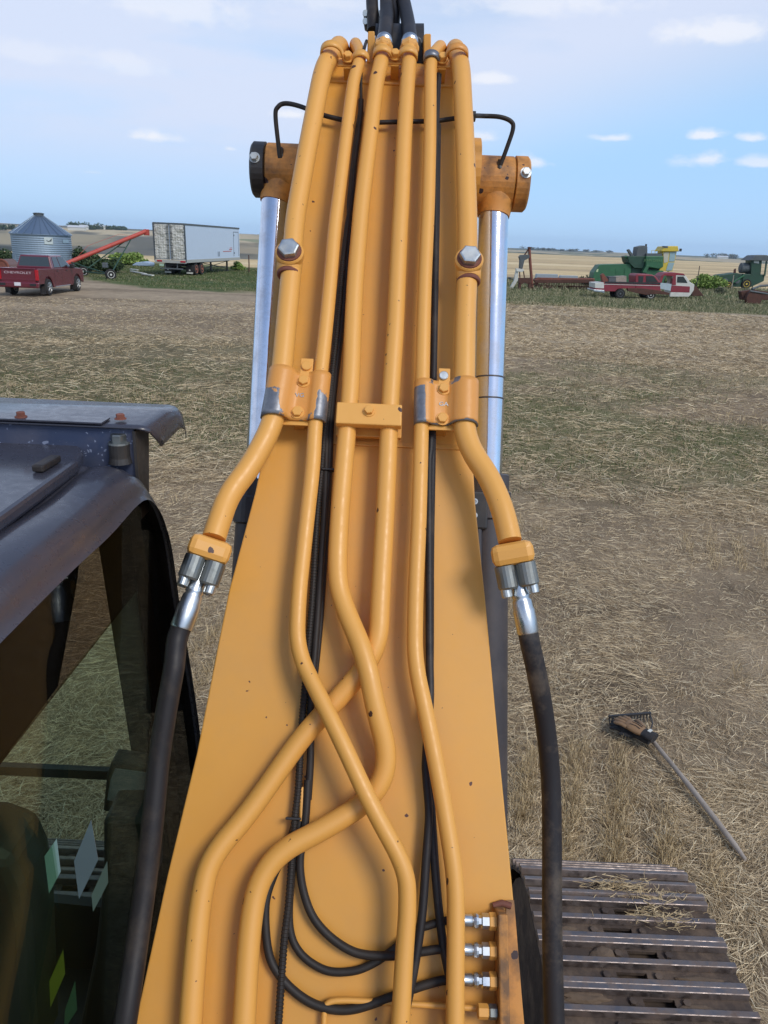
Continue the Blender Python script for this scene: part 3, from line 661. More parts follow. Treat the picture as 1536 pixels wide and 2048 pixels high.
# ---- saddle clamps
def saddle(name, parent, tx1, tx2, r1, r2, h1, h2, s0, s1, sl1, sl2, mat, hf, wear=None, th=.005, ns=10):
    """sheet pressed over two tubes (x at s0, slope dx/ds) with a flat web between"""
    mb = MB(); cols = []
    for i in range(ns + 1):
        s_ = s0 + (s1 - s0) * i / ns; xa = tx1 + sl1 * (s_ - s0); xb = tx2 + sl2 * (s_ - s0); row = []
        ra, rb = r1 + .002, r2 + .002
        for k in range(11):
            a = R(188 - k * 15.5); row.append((xa + ra * math.cos(a), h1 + ra * math.sin(a)))
        row[-1] = (row[-1][0], max(row[-1][1], hf + .004))
        row.append((xa + ra + .007, hf)); row.append(((xa + xb) / 2, hf)); row.append((xb - rb - .007, hf))
        for k in range(11):
            a = R(147 - k * 15.5); row.append((xb + rb * math.cos(a), h2 + rb * math.sin(a)))
        cols.append([(x, s_, h) for x, h in row])
    m = len(cols[0]); vs = [BX(x, s_, h) for c in cols for x, s_, h in c]; fs = []
    for i in range(ns):
        for k in range(m - 1): fs.append((i * m + k, i * m + k + 1, i * m + m + k + 1, i * m + m + k))
    mb.add(vs, fs, True); me = mb.mesh(name)
    if wear:
        at = me.attributes.new('wear', 'FLOAT', 'POINT')
        at.data.foreach_set('value', [wear(k / (m - 1), i / ns) for i in range(ns + 1) for k in range(m)])
    o = link(name, me, mat, parent)
    sd_ = o.modifiers.new('s', 'SOLIDIFY'); sd_.thickness = th; sd_.offset = 1
    return o
def bolt(parent, x, s_, h, r=.0085, hh=.008, mat=None, rk=.3):
    r = max(r, .0118) if r < .0095 else r
    k = MB(); k.hexb(BX(x, s_, h), NB, r, hh, True, rk); return obj('bolt', k, mat or M_or_tube, parent)
def two(pxa, pya, pxb, pyb, h):
    (xa, sa), (xb, sb) = xs(pxa, pya, h), xs(pxb, pyb, h); return xa, sa, xb, sb, (xb - xa) / (sb - sa)
# left mid clamp
xa, sa, xb, sb, slA = two(549, 838, 566, 742, .07); xc, sc, xd, sd2, slC = two(632, 842, 642, 750, .06)
hf = .066
cl1 = saddle('tube_clamp', EX, xa, xc, .0245, .0165, .07, .06, sa, sb, slA, slC, M_worn, hf,
             lambda u, v: max(0, (1 - v * 1.3)) * (1.0 if (u < .3 or u > .74) else .1) + (.25 if v < .12 else 0))
cl1['label'] = 'clamp sheet stamped VG with bare metal shoulders'
mx = (xa + .0245 + xc - .0165) / 2; md = mx + slA * .08
bolt(cl1, mx, sa + .018, hf + .005, rk=.2); bolt(cl1, mx + .008, sb - .024, hf + .005, rk=.6)
pk = MB(); pk.box(BX(mx + .012, sb + .012, hf + .001), (.028, .045, .008), RB, .001); obj('clamp_tab', pk, M_or_tube, cl1)
pk = MB(); c = BX(mx + .012, sb + .014, hf + .005); pk.lathe(c, c + NB, [(0, .0115), (.005, .0115), (.006, .010)], 20); obj('screw', pk, M_or_tube, cl1)
for so_ in (-.012, .07):
    pk = MB(); pk.box(BX(mx, sa + so_ + .03, hf / 2), (.026, .02, hf), RB, .001); obj('clamp_post', pk, M_or, cl1)
def stamp(s, x, s_, h, parent, size=.014):
    m = RB.to_4x4(); m.translation = BX(x, s_, h); text('stamped_letters', s, size, M_bolt, parent, m, .0004, 1.1)
stamp('VG', mx + .002, (sa + sb) / 2, hf + .0056, cl1)
low = MB()
for i in (-1, 1): pass
# lower sheet under the tubes, seen as a lip below each clamp
def lowsheet(x0, x1, s_, parent):
    k = MB(); k.box(BX((x0 + x1) / 2, s_, hf - .004), (abs(x1 - x0), .012, .005), RB, .001); obj('clamp_base', k, M_or, parent)
lowsheet(xa + .016, xc - .01, sa - .004, cl1)
# right mid clamp
xa, sa, xb, sb, slA = two(848, 852, 849, 765, .06); xc, sc, xd, sd2, slC = two(928, 850, 930, 762, .07)
cl2 = saddle('tube_clamp', EX, xa, xc, .0165, .0245, .06, .07, sa, sb, slA, slC, M_worn, hf,
             lambda u, v: (1.0 if u < .26 and v < .86 else 0) * (1.1 - .4 * v) + (.5 if v < .10 else 0) + (.45 if v > .85 and .3 < u < .7 else 0))
cl2['label'] = 'clamp sheet stamped GA with one bare metal shoulder'
mx = (xa + .0165 + xc - .0245) / 2
bolt(cl2, mx, sa + .014, hf + .005, rk=.1); bolt(cl2, mx + .002, sb - .02, hf + .005, rk=.5)
pk = MB(); pk.box(BX(mx + .003, sb + .010, hf + .001), (.026, .045, .008), RB, .001); obj('clamp_tab', pk, M_or_tube, cl2)
pk = MB(); c = BX(mx + .001, sb + .012, hf + .005); pk.lathe(c, c + NB, [(0, .0105), (.005, .0105), (.006, .009)], 20); obj('screw', pk, M_bolt, cl2)
pk = MB(); pk.box(BX(mx, sa + .014, hf / 2), (.026, .02, hf), RB, .001); obj('clamp_post', pk, M_or, cl2)
stamp('GA', mx + .002, (sa + sb) / 2 - .004, hf + .0056, cl2)
lowsheet(xa + .01, xc - .016, sa - .004, cl2)
# centre block clamp over the pair
hb = .088
x0, s0 = xs(671, 846, hb); x1, _ = xs(803, 848, hb); _, s1 = xs(740, 806, hb)
ct = MB(); ct.box(BX((x0 + x1) / 2, (s0 + s1) / 2, hb - .011), (x1 - x0, (s1 - s0), .022), RB, .003); ct_ = obj('tube_clamp', ct, M_or_tube, EX); ct_['label'] = 'thick bar clamp across the centre pair'
bolt(ct_, *xs(738, 822, hb), hb, r=.0105, hh=.009, mat=M_or_tube)
ct = MB(); ct.box(BX((x0 + x1) / 2, (s0 + s1) / 2 - .004, .026), (x1 - x0 + .004, (s1 - s0), .012), RB, .002)
ct.box(BX(x0 + .008, (s0 + s1) / 2, .012), (.016, .035, .022), RB, .002); ct.box(BX(x1 - .008, (s0 + s1) / 2, .012), (.016, .035, .022), RB, .002)
obj('clamp_base', ct, M_or, ct_)
# three narrow clamps at the top, each on a post
def topclamp(pa, pb, ra, rb, ha, hb_, post, label, mat2=None, wear=None):
    xa, sa = xs(pa[0], pa[1], ha); xb, sb = xs(pb[0], pb[1], hb_); hf_ = min(ha, hb_) - .004; s_ = (sa + sb) / 2
    c = saddle('tube_clamp', EX, xa, xb, ra, rb, ha, hb_, s_ - .010, s_ + .010, 0, 0, mat2 or M_or_tube, hf_, wear, .0045, 2)
    c['label'] = label
    mx = (xa + ra + xb - rb) / 2
    k = MB(); k.box(BX(mx, s_ - .002, hf_ - .006), (abs(xb - xa) - ra - rb + .02, .028, .005), RB, .001)
    obj('clamp_base', k, M_or_tube, c)
    k = MB(); x2, s2 = xs(*post, 0); k.box(BX(mx, s_ - .01, hf_ / 2 - .004), (.022, .022, hf_ - .006), RB, .001)
    k.box(BX(mx, (s2 + s_) / 2, hf_ / 2), (.020, abs(s_ - s2), hf_ * .7), RB, .001); obj('clamp_post', k, M_or, c)
    bolt(c, mx, s_, hf_ + .004, .009, .014)
topclamp((663, 111), (722, 114), .0245, .0165, .07, .055, (688, 150), 'left of the three narrow clamps at the top')
topclamp((765, 113), (816, 113), .0205, .0205, .055, .055, (788, 156), 'middle narrow clamp at the top')
topclamp((863, 114), (914, 116), .0165, .0245, .055, .07, (883, 158), 'right narrow clamp at the top, blue-grey over one tube', M_worn, lambda u, v: 1.3 if u < .45 else -.6)
# bosses with plated bolts on the outer tubes
for px, py, tb in ((580, 500, T1), (937, 514, T6)):
    c = hit(px, py + 24, .07); k = MB()
    k.lathe(c - EB * .03, c + EB, [(0, .0265), (.006, .030), (.05, .031), (.062, .029), (.068, .0255)], 28, True)
    c2 = hit(px, py + 12, .085); k.lathe(c2, c2 + NB, [(0, .034), (.014, .034), (.018, .031)], 28)
    bs = obj('boss', k, M_or_tube, tb)
    k = MB(); c3 = c2 + NB * .018; k.lathe(c3, c3 + NB, [(0, .0295), (.003, .0285)], 24); obj('washer', k, M_rust2, tb)
    k = MB(); k.hexb(c3 + NB * .003, NB, .0245, .016, False, .35 if tb is T1 else .1); obj('bolt', k, M_bolt, tb)
    k = MB(); c4 = c - EB * .031
    k.lathe(c4 - EB * .010, c4 + EB, [(0, .0262), (.003, .0285), (.007, .0285), (.010, .0262)], 24, True); obj('rust_ring', k, M_rust2, tb)

# ---- cables and small hoses lying on the boom
def cable(name, lst, r, h=.015, mat=None, seg=10, label=None):
    mb = MB(); mb.sweep(catmull(hits(lst, h), 8), r, seg); return obj(name, mb, mat or M_cable, EX)
cable('cable', [(722, 200), (720, 240), (709, 330), (703, 404), (694, 459), (682, 560), (672, 660), (665, 760), (655, 850), (652, 932), (648, 1036), (638, 1192), (630, 1300), (622, 1400), (621, 1515), (616, 1600)], .0075, .02)
cable('cable', [(722, 225), (712, 290), (700, 404), (700, 459), (692, 560), (682, 660), (670, 760), (661, 850), (658, 940), (648, 1060)], .0085, .016)
cable('cable', [(660, 936), (655, 1036), (645, 1192), (636, 1300), (620, 1440)], .006, .012)
def corrug(lst, r, h):
    p = catmull(hits(lst, h), 10); L_ = [0]
    for i in range(1, len(p)): L_.append(L_[-1] + (p[i] - p[i - 1]).length)
    n_ = int(L_[-1] / .0016); tt = np.linspace(0, L_[-1], n_); pts = [V(tuple(np.interp(t, L_, [q[k] for q in p]) for k in range(3))) for t in tt]
    mb = MB(); mb.sweep(pts, [r * (1.0 if (i // 2) % 2 else .86) for i in range(n_)], 10, True, False); return obj('corrugated_conduit', mb, M_cable, EX)
corrug([(686, 520), (676, 640), (663, 760), (650, 860), (643, 940), (634, 1036), (625, 1192), (612, 1349), (603, 1460), (597, 1572), (588, 1658), (578, 1801), (568, 1887), (557, 2048), (548, 2200)], .0075, .022)
mud = M_cable
cable('thin_hose', [(616, 1560), (611, 1640), (600, 1732), (616, 1812), (650, 1864), (706, 1903), (768, 1912), (820, 1907), (886, 1898), (932, 1902)], .0078, .022)
cable('thin_hose', [(600, 1640), (585, 1740), (579, 1846), (599, 1904), (650, 1940), (706, 1942), (750, 1925), (785, 1900), (830, 1862), (860, 1850), (895, 1841), (932, 1843)], .0072, .016)
cable('thin_hose', [(590, 1650), (572, 1705), (548, 1750), (531, 1812), (537, 1904), (563, 1956), (606, 1996), (652, 2016), (708, 2018), (788, 1992), (840, 1973), (890, 1960), (932, 1962)], .0080, .018)
cable('cable', [(877, 150), (873, 240), (871, 450), (868, 700), (862, 880), (858, 932), (858, 1100), (859, 1300), (860, 1400), (852, 1515), (853, 1560), (858, 1630), (852, 1721), (844, 1830), (829, 1933), (806, 2048), (780, 2180)], .0085, .03, M_hose)
cable('cable', [(876, 250), (873, 450), (868, 700), (864, 932), (861, 1100), (860, 1300), (858, 1480), (860, 1560), (864, 1640), (873, 1772), (886, 1887), (903, 1973), (916, 2048), (935, 2180)], .0085, .024, M_hose)
for lst in ([(560, 316), (558, 300), (551, 232), (556, 214), (570, 207), (598, 212), (646, 230), (685, 240), (708, 247)],):
    mb = MB(); pts = [atY(*p, 2.30) for p in lst[:5]] + [hit(lst[5][0], lst[5][1], .0)] + hits(lst[6:], .022)
    mb.sweep(catmull(pts, 8), .0062, 10); obj('grease_hose', mb, M_cable, EX)
mb = MB(); pts = hits([(752, 245), (785, 244), (825, 243), (870, 242), (908, 237), (945, 232)], .022) + [atY(*p, 2.30) for p in ((966, 232), (1000, 234), (1022, 243), (1026, 258), (1014, 295), (1001, 330))]
mb.sweep(catmull(pts, 8), .0062, 10); gh = obj('grease_hose', mb, M_cable, EX)
k = MB(); c = hit(948, 233, .03); k.lathe(c - V((.01, 0, 0)), c + V((1, 0, 0)), [(0, .013), (.014, .013)], 6); obj('hose_nut', k, M_black, gh)
for px, py in ((656, 940), (587, 1637)):
    k = MB(); k.box(hit(px, py, .025), (.03, .005, .016), RB, .002); obj('cable_tie', k, M_black, EX)

# ---- manifold plate with four fittings near the boom foot
xm, sm_ = xs(1006, 1822, .06); _, sm0 = xs(1006, 2200, .06)
xm2, _ = xs(1012, 2048, .06)
mp_ = MB(); sk = (xm2 - xm) / (sm0 - sm_) if sm0 != sm_ else 0
mp_.prism([BX(xm - .009, sm_, 0), BX(xm + .009, sm_, 0), BX(xm + .009, sm_ - .006, .06), BX(xm - .009, sm_ - .006, .06)], BX(xm2, sm0) - BX(xm, sm_)); mp0 = obj('manifold_plate', mp_, M_or_rusty, EX, bevel=.003)
gp = MB(); a = hits([(1012, 1800), (1028, 1800), (1060, 2200), (1018, 2200)], .0035); gp.prism(a, NB * .001); obj('grimy_pad', gp, M_or_grim, mp0)
gp = MB(); gp.sweep(hits([(986, 1812), (1004, 1806), (1022, 1812)], .006), .006, 8); obj('weld_bead', gp, M_rust2, mp0)
for i, y in enumerate((1843, 1902, 1962, 2024)):
    h = .034; a = hit(931, y, h); b = hit(991, y, h); b.x = xm - .009; d = V((1, 0, 0)); a = V((a.x, b.y, b.z)); Lh = b.x - a.x
    fit = MB()
    if i < 3:
        fit.lathe(a, a + d, [(-.02, .0095), (Lh * .2, .0105), (Lh * .22, .009), (Lh * .28, .009)], 18, True)
        fit.lathe(a + d * Lh * .27, a + d * 2, [(0, .0115), (.004, .013), (.008, .0115)], 12)
        fit.lathe(a + d * Lh * .40, a + d * 2, [(0, .0095), (.006, .0095), (.008, .0135), (.023, .0135), (.025, .011)], 6)
        fit.lathe(a + d * Lh * .84, a + d * 2, [(-.01, .008), (.006, .008)], 12)
        f_ = obj('hose_fitting', fit, M_bright, mp0)
        nt_ = MB(); nt_.lathe(b - d * .014, b + d, [(0, .013), (.002, .015), (.0138, .015)], 6); obj('lock_nut', nt_, M_or_tube, mp0)
    else:
        fit.lathe(a + d * Lh * .38, a + d * 2, [(0, .009), (.002, .0125), (.018, .0125), (.020, .010)], 6); f_ = obj('hose_fitting', fit, M_or_tube, mp0)
        nt_ = MB(); nt_.lathe(b - d * .016, b + d, [(0, .009), (.004, .0125), (.0158, .0125)], 6); obj('lock_nut', nt_, M_zinc, mp0)

# ---- lift cylinders beside the boom
C0 = V((0, 2.36, 3.20)); C1 = V((0, 1.60, 1.12)); CE = (C1 - C0).normalized(); CN = V((0, -CE.z, CE.y)); CN = CN if CN.y < 0 else -CN
def hc(px, py, h=0.0):
    d = ray(px, py); return CAMP + d * ((C0 + CN * h - CAMP).dot(CN) / d.dot(CN))
def liftcyl(eye, rod0, rod1, bar1, outx, sgn, label):
    e = hc(*eye); r0 = hc(*rod0); r1 = hc(*rod1); b1 = hc(*bar1); ax = (r1 - r0).normalized(); X = V((1, 0, 0))
    m = MB(); m.cyl(r0 - ax * .02, b1, .0645, seg=32) if False else m.cyl(r1, b1, .0625, seg=32)
    m.lathe(r1 - ax * .01, r1 + ax, [(0, .060), (.004, .066), (.05, .066), (.055, .072), (.13, .072), (.135, .0635)], 32)
    c = obj('lift_cylinder', m, M_barrel, EX); c['label'] = label
    k = MB(); k.cyl(r0 - ax * .03, r1 + ax * .05, .0445, seg=36); pr_ = obj('piston_rod', k, M_chrome, c)
    for f in ((.62, .70) if sgn > 0 else (.9,)):
        k = MB(); q_ = r0.lerp(r1, f); k.lathe(q_, q_ + ax, [(0, .0446), (.001, .0451), (.004, .0451), (.005, .0446)], 36, True); obj('oil_ring', k, M_barrel, pr_)
    k = MB(); k.lathe(e - X * sgn * .07, e + X * sgn, [(0, .070), (.003, .0755), (.112, .0755), (.116, .070)], 32, False)
    k.lathe(e, e + (r0 - e), [(.01, .060), (.06, .058), ((r0 - e).length - .02, .052), ((r0 - e).length + .008, .048)], 28, True)
    ey = obj('rod_eye', k, M_or_grim, c)
    k = MB(); k.lathe(e + X * sgn * .047, e + X * sgn * 2, [(0, .072), (.002, .0775), (.036, .0775), (.042, .071)], 32); obj('pin_cap', k, M_or_grim if sgn > 0 else M_black, c)
    k = MB(); p_ = e + X * sgn * .072 + CN * .076; k.hexb(p_, CN, .012, .012); obj('bolt', k, M_bolt, c)
    k = MB(); g_ = hc(*outx, .07); k.lathe(g_ - V((0, 0, .02)), g_ + V((0, 0, 1)), [(0, .008), (.012, .010), (.02, .007), (.035, .006)], 8); obj('grease_fitting', k, M_black, c)
    # block and small steel line along the barrel
    k = MB(); sx = -sgn
    k.box(r1 + ax * .10 + X * sx * .035 + CN * .05, (.06, .05, .11), M((X, CN, ax)).transposed(), .006); obj('port_block', k, M_black, c)
    for q in (.075, .115):
        k = MB(); p_ = r1 + ax * q + X * sx * .045 + CN * .075; k.lathe(p_, p_ + CN, [(0, .009), (.010, .009), (.0101, .005), (.006, .0045)], 14); obj('bolt', k, M_bolt, c)
    k = MB(); k.sweep(fillet([r1 + ax * .14 + X * sx * .03 + CN * .062, b1 + X * sx * .03 + CN * .062], .01), .010, 12); obj('steel_line', k, M_barrel, c)
liftcyl((566, 342), (553, 402), (519, 965), (487, 1420), (563, 308), -1, 'lift cylinder left of the boom')
liftcyl((994, 367), (987, 428), (974, 955), (972, 1900), (999, 330), 1, 'lift cylinder right of the boom')
bs = MB(); a = hc(945, 350); bs.lathe(a, a + V((1, 0, 0)), [(-.3, .10), (.015, .10)], 28); obj('pin_boss', bs, M_or, boom)

# ---- cab
XC = -.50
def cx(px, py): return atX(px, py, XC)
we = [V((XC, -.35, 2.706)), V((XC, .4, 2.706)), V((XC, 1.0, 2.706)), V((XC, 1.22, 2.700)), cx(262, 999), cx(288, 988), cx(311, 1012), cx(326, 1050), cx(338, 1100), cx(354, 1212), cx(375, 1330), cx(396, 1480)]
we = [V((XC, p.y, p.z)) for p in we]; fr_ = we[-1]; we += [V((XC, fr_.y + .03, 1.5)), V((XC, fr_.y + .02, 1.1))]
wc = catmull(we, 5); nrm = []
for i, p in enumerate(wc):
    t = (wc[min(i + 1, len(wc) - 1)] - wc[max(i - 1, 0)]); nrm.append(V((0, -t.z, t.y)).normalized())
CAB = MB(); pr = [(.012, -.012), (0, 0), (0, .012), (-.010, .034), (-.035, .049), (-.066, .056), (-.090, .052), (-.096, .047), (-.102, .053), (-.15, .054), (-.16, .02)]
vs = []; m_ = len(pr)
for i, p in enumerate(wc):
    f = 1 - .72 * min(1, max(0, (p.y - 1.42) / .12))
    for dx, off in pr: vs.append(V((XC + dx, p.y, p.z)) + nrm[i] * (off if off <= 0 else off * f))
CAB.add(vs, [(i * m_ + k, i * m_ + k + 1, i * m_ + m_ + k + 1, i * m_ + m_ + k) for i in range(len(wc) - 1) for k in range(m_ - 1)], True)
cab = obj('cab', CAB, M_cabp, EX)
# inner pillar, roof skin, rear and lower panels
k = MB(); k.box((-1.07, .60, 2.745), (.86, 1.7, .05), None, .02); obj('roof_panel', k, M_cabp, cab)
k = MB(); k.box((-1.07, .60, 2.70), (.98, 1.62, .03)); obj('headliner', k, M_int, cab)
k = MB()
k.box((-1.0, -.32, 1.9), (1.0, .05, 1.6)); k.box((-1.5, .62, 1.3), (.05, 1.9, .5)); k.box((-1.5, .62, 2.66), (.05, 1.9, .1)); k.box((-1.5, .2, 1.95), (.05, .1, 1.5)); k.box((-1.5, 1.52, 1.95), (.05, .06, 1.5))
k.box((-1.0, .62, 1.07), (1.0, 2.2, .06)); k.box((XC - .03, .62, 1.22), (.04, 2.2, .3)); obj('cab_shell', k, M_black, cab)
k = MB(); k.prism([V((XC - .02, 1.40, 2.70)), V((XC - .02, 1.46, 2.70)), V((XC - .02, 1.60, 1.9)), V((XC - .02, 1.60, 1.1)), V((XC - .02, 1.50, 1.1)), V((XC - .02, 1.50, 1.9))], (-.07, 0, 0)); obj('front_pillar', k, M_int, cab)
k = MB(); k.prism([V((XC - .015, .12, 2.70)), V((XC - .015, .24, 2.70)), V((XC - .015, .24, 1.1)), V((XC - .015, .12, 1.1))], (-.07, 0, 0)); obj('rear_pillar', k, M_int, cab)
# hatch with rubber pad
hp = [(-30, 866), (60, 878), (140, 885), (158, 891), (165, 902), (155, 921), (0, 1033), (-40, 1062)]
zt = 2.782
def HZ(px, py, z): d = ray(px, py); return CAMP + d * ((z - CAMP.z) / d.z)
pts = [HZ(*p, zt) for p in hp]; pts += [V((-1.35, .6, zt)), V((-1.35, 1.55, zt))]
k = MB(); k.prism(pts, (0, 0, -.028)); ha = obj('roof_hatch', k, M_cabp, cab, bevel=.008)
k = MB(); a, b = HZ(74, 938, zt + .008), HZ(112, 916, zt + .008); d_ = (b - a); rt_ = d_.to_track_quat('Y', 'Z').to_matrix(); k.box((a + b) / 2, (.022, d_.length, .014), rt_, .004); obj('rubber_pad', k, M_hose, ha)
# rain visor above the windscreen and the plate under it
zv = 2.83; yf, yr = 1.70, 1.46
xr_ = HZ(291, 856, zv).x
k = MB(); vs = []; prf = [(yr, zv - .002), (yr + .02, zv), (1.60, zv + .004), (yf - .02, zv), (yf, zv - .010), (yf + .004, zv - .03)]
xsn = [(-1.55, 0), (xr_ - .02, 0), (xr_ - .004, -.003), (xr_ + .004, -.012), (xr_ + .008, -.035), (xr_ + .009, -.055)]
for x, dz in xsn:
    for y, z in prf: vs.append(V((x, y + (0 if dz > -.01 else (.01 if y > 1.6 else .06) * (dz / -.05)), z + dz)))
k.add(vs, [(i * 6 + j, i * 6 + j + 1, i * 6 + 7 + j, i * 6 + 6 + j) for i in range(5) for j in range(5)], True); vi = obj('rain_visor', k, M_cabp, cab); mdd = vi.modifiers.new('s', 'SOLIDIFY'); mdd.thickness = .004
k = MB(); k.box(((-1.55 + xr_ - .03) / 2, yr + .012, zv - .065), (1.55 + xr_ - .03, .006, .12)); obj('visor_back_plate', k, M_cabblue, cab)
k = MB(); k.box(((-1.55 + xr_ - .09) / 2, yr + .022, zv + .004), (1.55 + xr_ - .09, .05, .004), None, .001); obj('mounting_strip', k, M_cabp, vi)
k = MB(); k.prism([V((xr_ - .03, yr, zv - .01)), V((xr_ - .03, yr + .09, zv - .01)), V((xr_ - .03, yr + .05, zv - .2)), V((xr_ - .03, yr, zv - .2))], (.006, 0, 0)); obj('visor_bracket', k, M_black, cab)
for px, py in ((42, 834), (241, 838)):
    c = HZ(px, py, zv + .006); k = MB(); k.hexb(c, (0, 0, 1), .009, .009); obj('bolt', k, M_rust2, vi)
c = HZ(241, 925, 2.752); k = MB(); k.lathe(c, c + V((0, 0, 1)), [(0, .024), (.012, .021), (.04, .021)], 20); po = obj('bolt_post', k, M_black, cab)
k = MB(); k.hexb(c + V((0, 0, .04)), (0, 0, 1), .016, .017); obj('bolt', k, M_zinc, po)
# side glass tints carry painted reflections: dark boom above, pale sky below; front screen
gb, gg, gw = glass('brown_dark_reflection_glass', (.55, .50, .45), .03), glass('green_sky_reflection_glass', (.78, .87, .78), .05), glass('clear_windscreen', (.86, .90, .86), .03)
def pane(name, pix, mat, x=XC - .006):
    k = MB(); k.prism([atX(a, b, x) if isinstance(a, (int, float)) and abs(a) < 5000 else a for a, b in pix], (-.004, 0, 0)); return obj(name, k, mat, cab)
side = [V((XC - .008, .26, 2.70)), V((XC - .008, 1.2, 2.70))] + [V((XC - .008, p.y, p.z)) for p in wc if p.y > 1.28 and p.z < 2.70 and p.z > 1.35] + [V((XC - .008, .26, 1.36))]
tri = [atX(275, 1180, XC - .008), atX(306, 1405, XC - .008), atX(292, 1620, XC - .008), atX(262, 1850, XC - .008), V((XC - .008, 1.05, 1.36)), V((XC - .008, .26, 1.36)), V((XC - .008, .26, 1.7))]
# split the side glass where the two painted reflections meet
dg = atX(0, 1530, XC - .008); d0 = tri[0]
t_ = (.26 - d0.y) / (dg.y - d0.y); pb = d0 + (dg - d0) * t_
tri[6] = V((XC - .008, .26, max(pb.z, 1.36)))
k = MB(); k.prism(tri, (-.004, 0, 0)); obj('side_window', k, gg, cab)['label'] = 'green lower glass with the sky reflection put into its tint'
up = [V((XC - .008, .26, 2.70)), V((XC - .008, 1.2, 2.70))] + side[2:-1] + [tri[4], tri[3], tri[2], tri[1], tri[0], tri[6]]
k = MB(); k.prism(up, (-.004, 0, 0)); obj('side_window', k, gb, cab)['label'] = 'brown upper glass with the dark boom reflection put into its tint'
ws = [V((-1.48, p.y - .01, p.z)) for p in wc if p.z < 2.60 and p.y > 1.3]
k = MB(); vs = []
for p in ws: vs += [p, V((XC - .02, p.y, p.z))]
k.add(vs, [(i * 2, i * 2 + 1, i * 2 + 3, i * 2 + 2) for i in range(len(ws) - 1)], True); wso = obj('windscreen', k, gw, cab)
# things behind the glass
def ipan(name, pix, y, dy, mat, parent, bev=0):
    k = MB(); k.prism([atY(a, b, y) for a, b in pix], (0, dy, 0)); return obj(name, k, mat, parent, bevel=bev)
ipan('dark_panel', [(-60, 1150), (160, 1085), (148, 1180), (112, 1378), (-60, 1610)], 1.46, .012, M_int, cab)  # flat dark panel inside the upper windscreen
ipan('windscreen_rail', [(-60, 1531), (216, 1543), (216, 1560), (-60, 1548)], 1.66, .02, M_int, cab)
mo = ipan('monitor', [(213, 1552), (222, 1524), (300, 1534), (296, 1640), (206, 1622)], 1.40, .05, M_int, cab, .004)
scr = flat('monitor_screen', (.12, .135, .16), .15, Specular_IOR_Level=.6)
ipan('screen', [(222, 1556), (230, 1538), (293, 1546), (290, 1618), (214, 1600)], 1.396, .003, scr, mo)
ipan('side_console', [(205, 1640), (300, 1640), (290, 2100), (150, 2100), (190, 1900), (205, 1760)], 1.30, .12, M_int, cab, .01)
ipan('seat', [(-80, 1690), (14, 1722), (40, 1780), (54, 1850), (70, 2150), (-80, 2150)], .92, .12, M_int, cab, .02)
ipan('control_lever', [(0, 1640), (14, 1676), (28, 1700), (20, 1706), (6, 1682), (-8, 1650)], 1.1, .02, M_int, cab)
ipan('floor_front', [(60, 1800), (205, 1815), (205, 2100), (60, 2100)], 1.62, .03, M_int, cab)
quad_list = [([(89, 1713), (113, 1678), (121, 1744), (98, 1787)], (.22, .36, .36)), ([(148, 1722), (182, 1640), (196, 1720), (158, 1798)], (.10, .15, .17)), ([(183, 1790), (214, 1723), (216, 1766), (186, 1824)], (.08, .13, .11)),
       ([(83, 1998), (126, 1900), (130, 1948), (90, 2040)], (.17, .19, .03)), ([(130, 2020), (150, 1962), (154, 2020), (128, 2060)], (.06, .13, .10))]
for i, (px_, c_) in enumerate(quad_list):  # thin flat quads of plain colour behind the side glass
    ipan('coloured_quad', px_, .93 + .02 * i, .001, flat('coloured_quad_%d' % i, c_, .4), cab)
# wiper rods in front of the screen beside the boom
k = MB(); k.sweep([atY(367, 1335, 1.72), atY(376, 1395, 1.75), atY(392, 1475, 1.79), atY(388, 1530, 1.8)], .006, 8); k.sweep([atY(367, 1335, 1.71), atY(380, 1440, 1.76), atY(386, 1530, 1.79)], .004, 8); obj('wiper', k, M_black, cab)

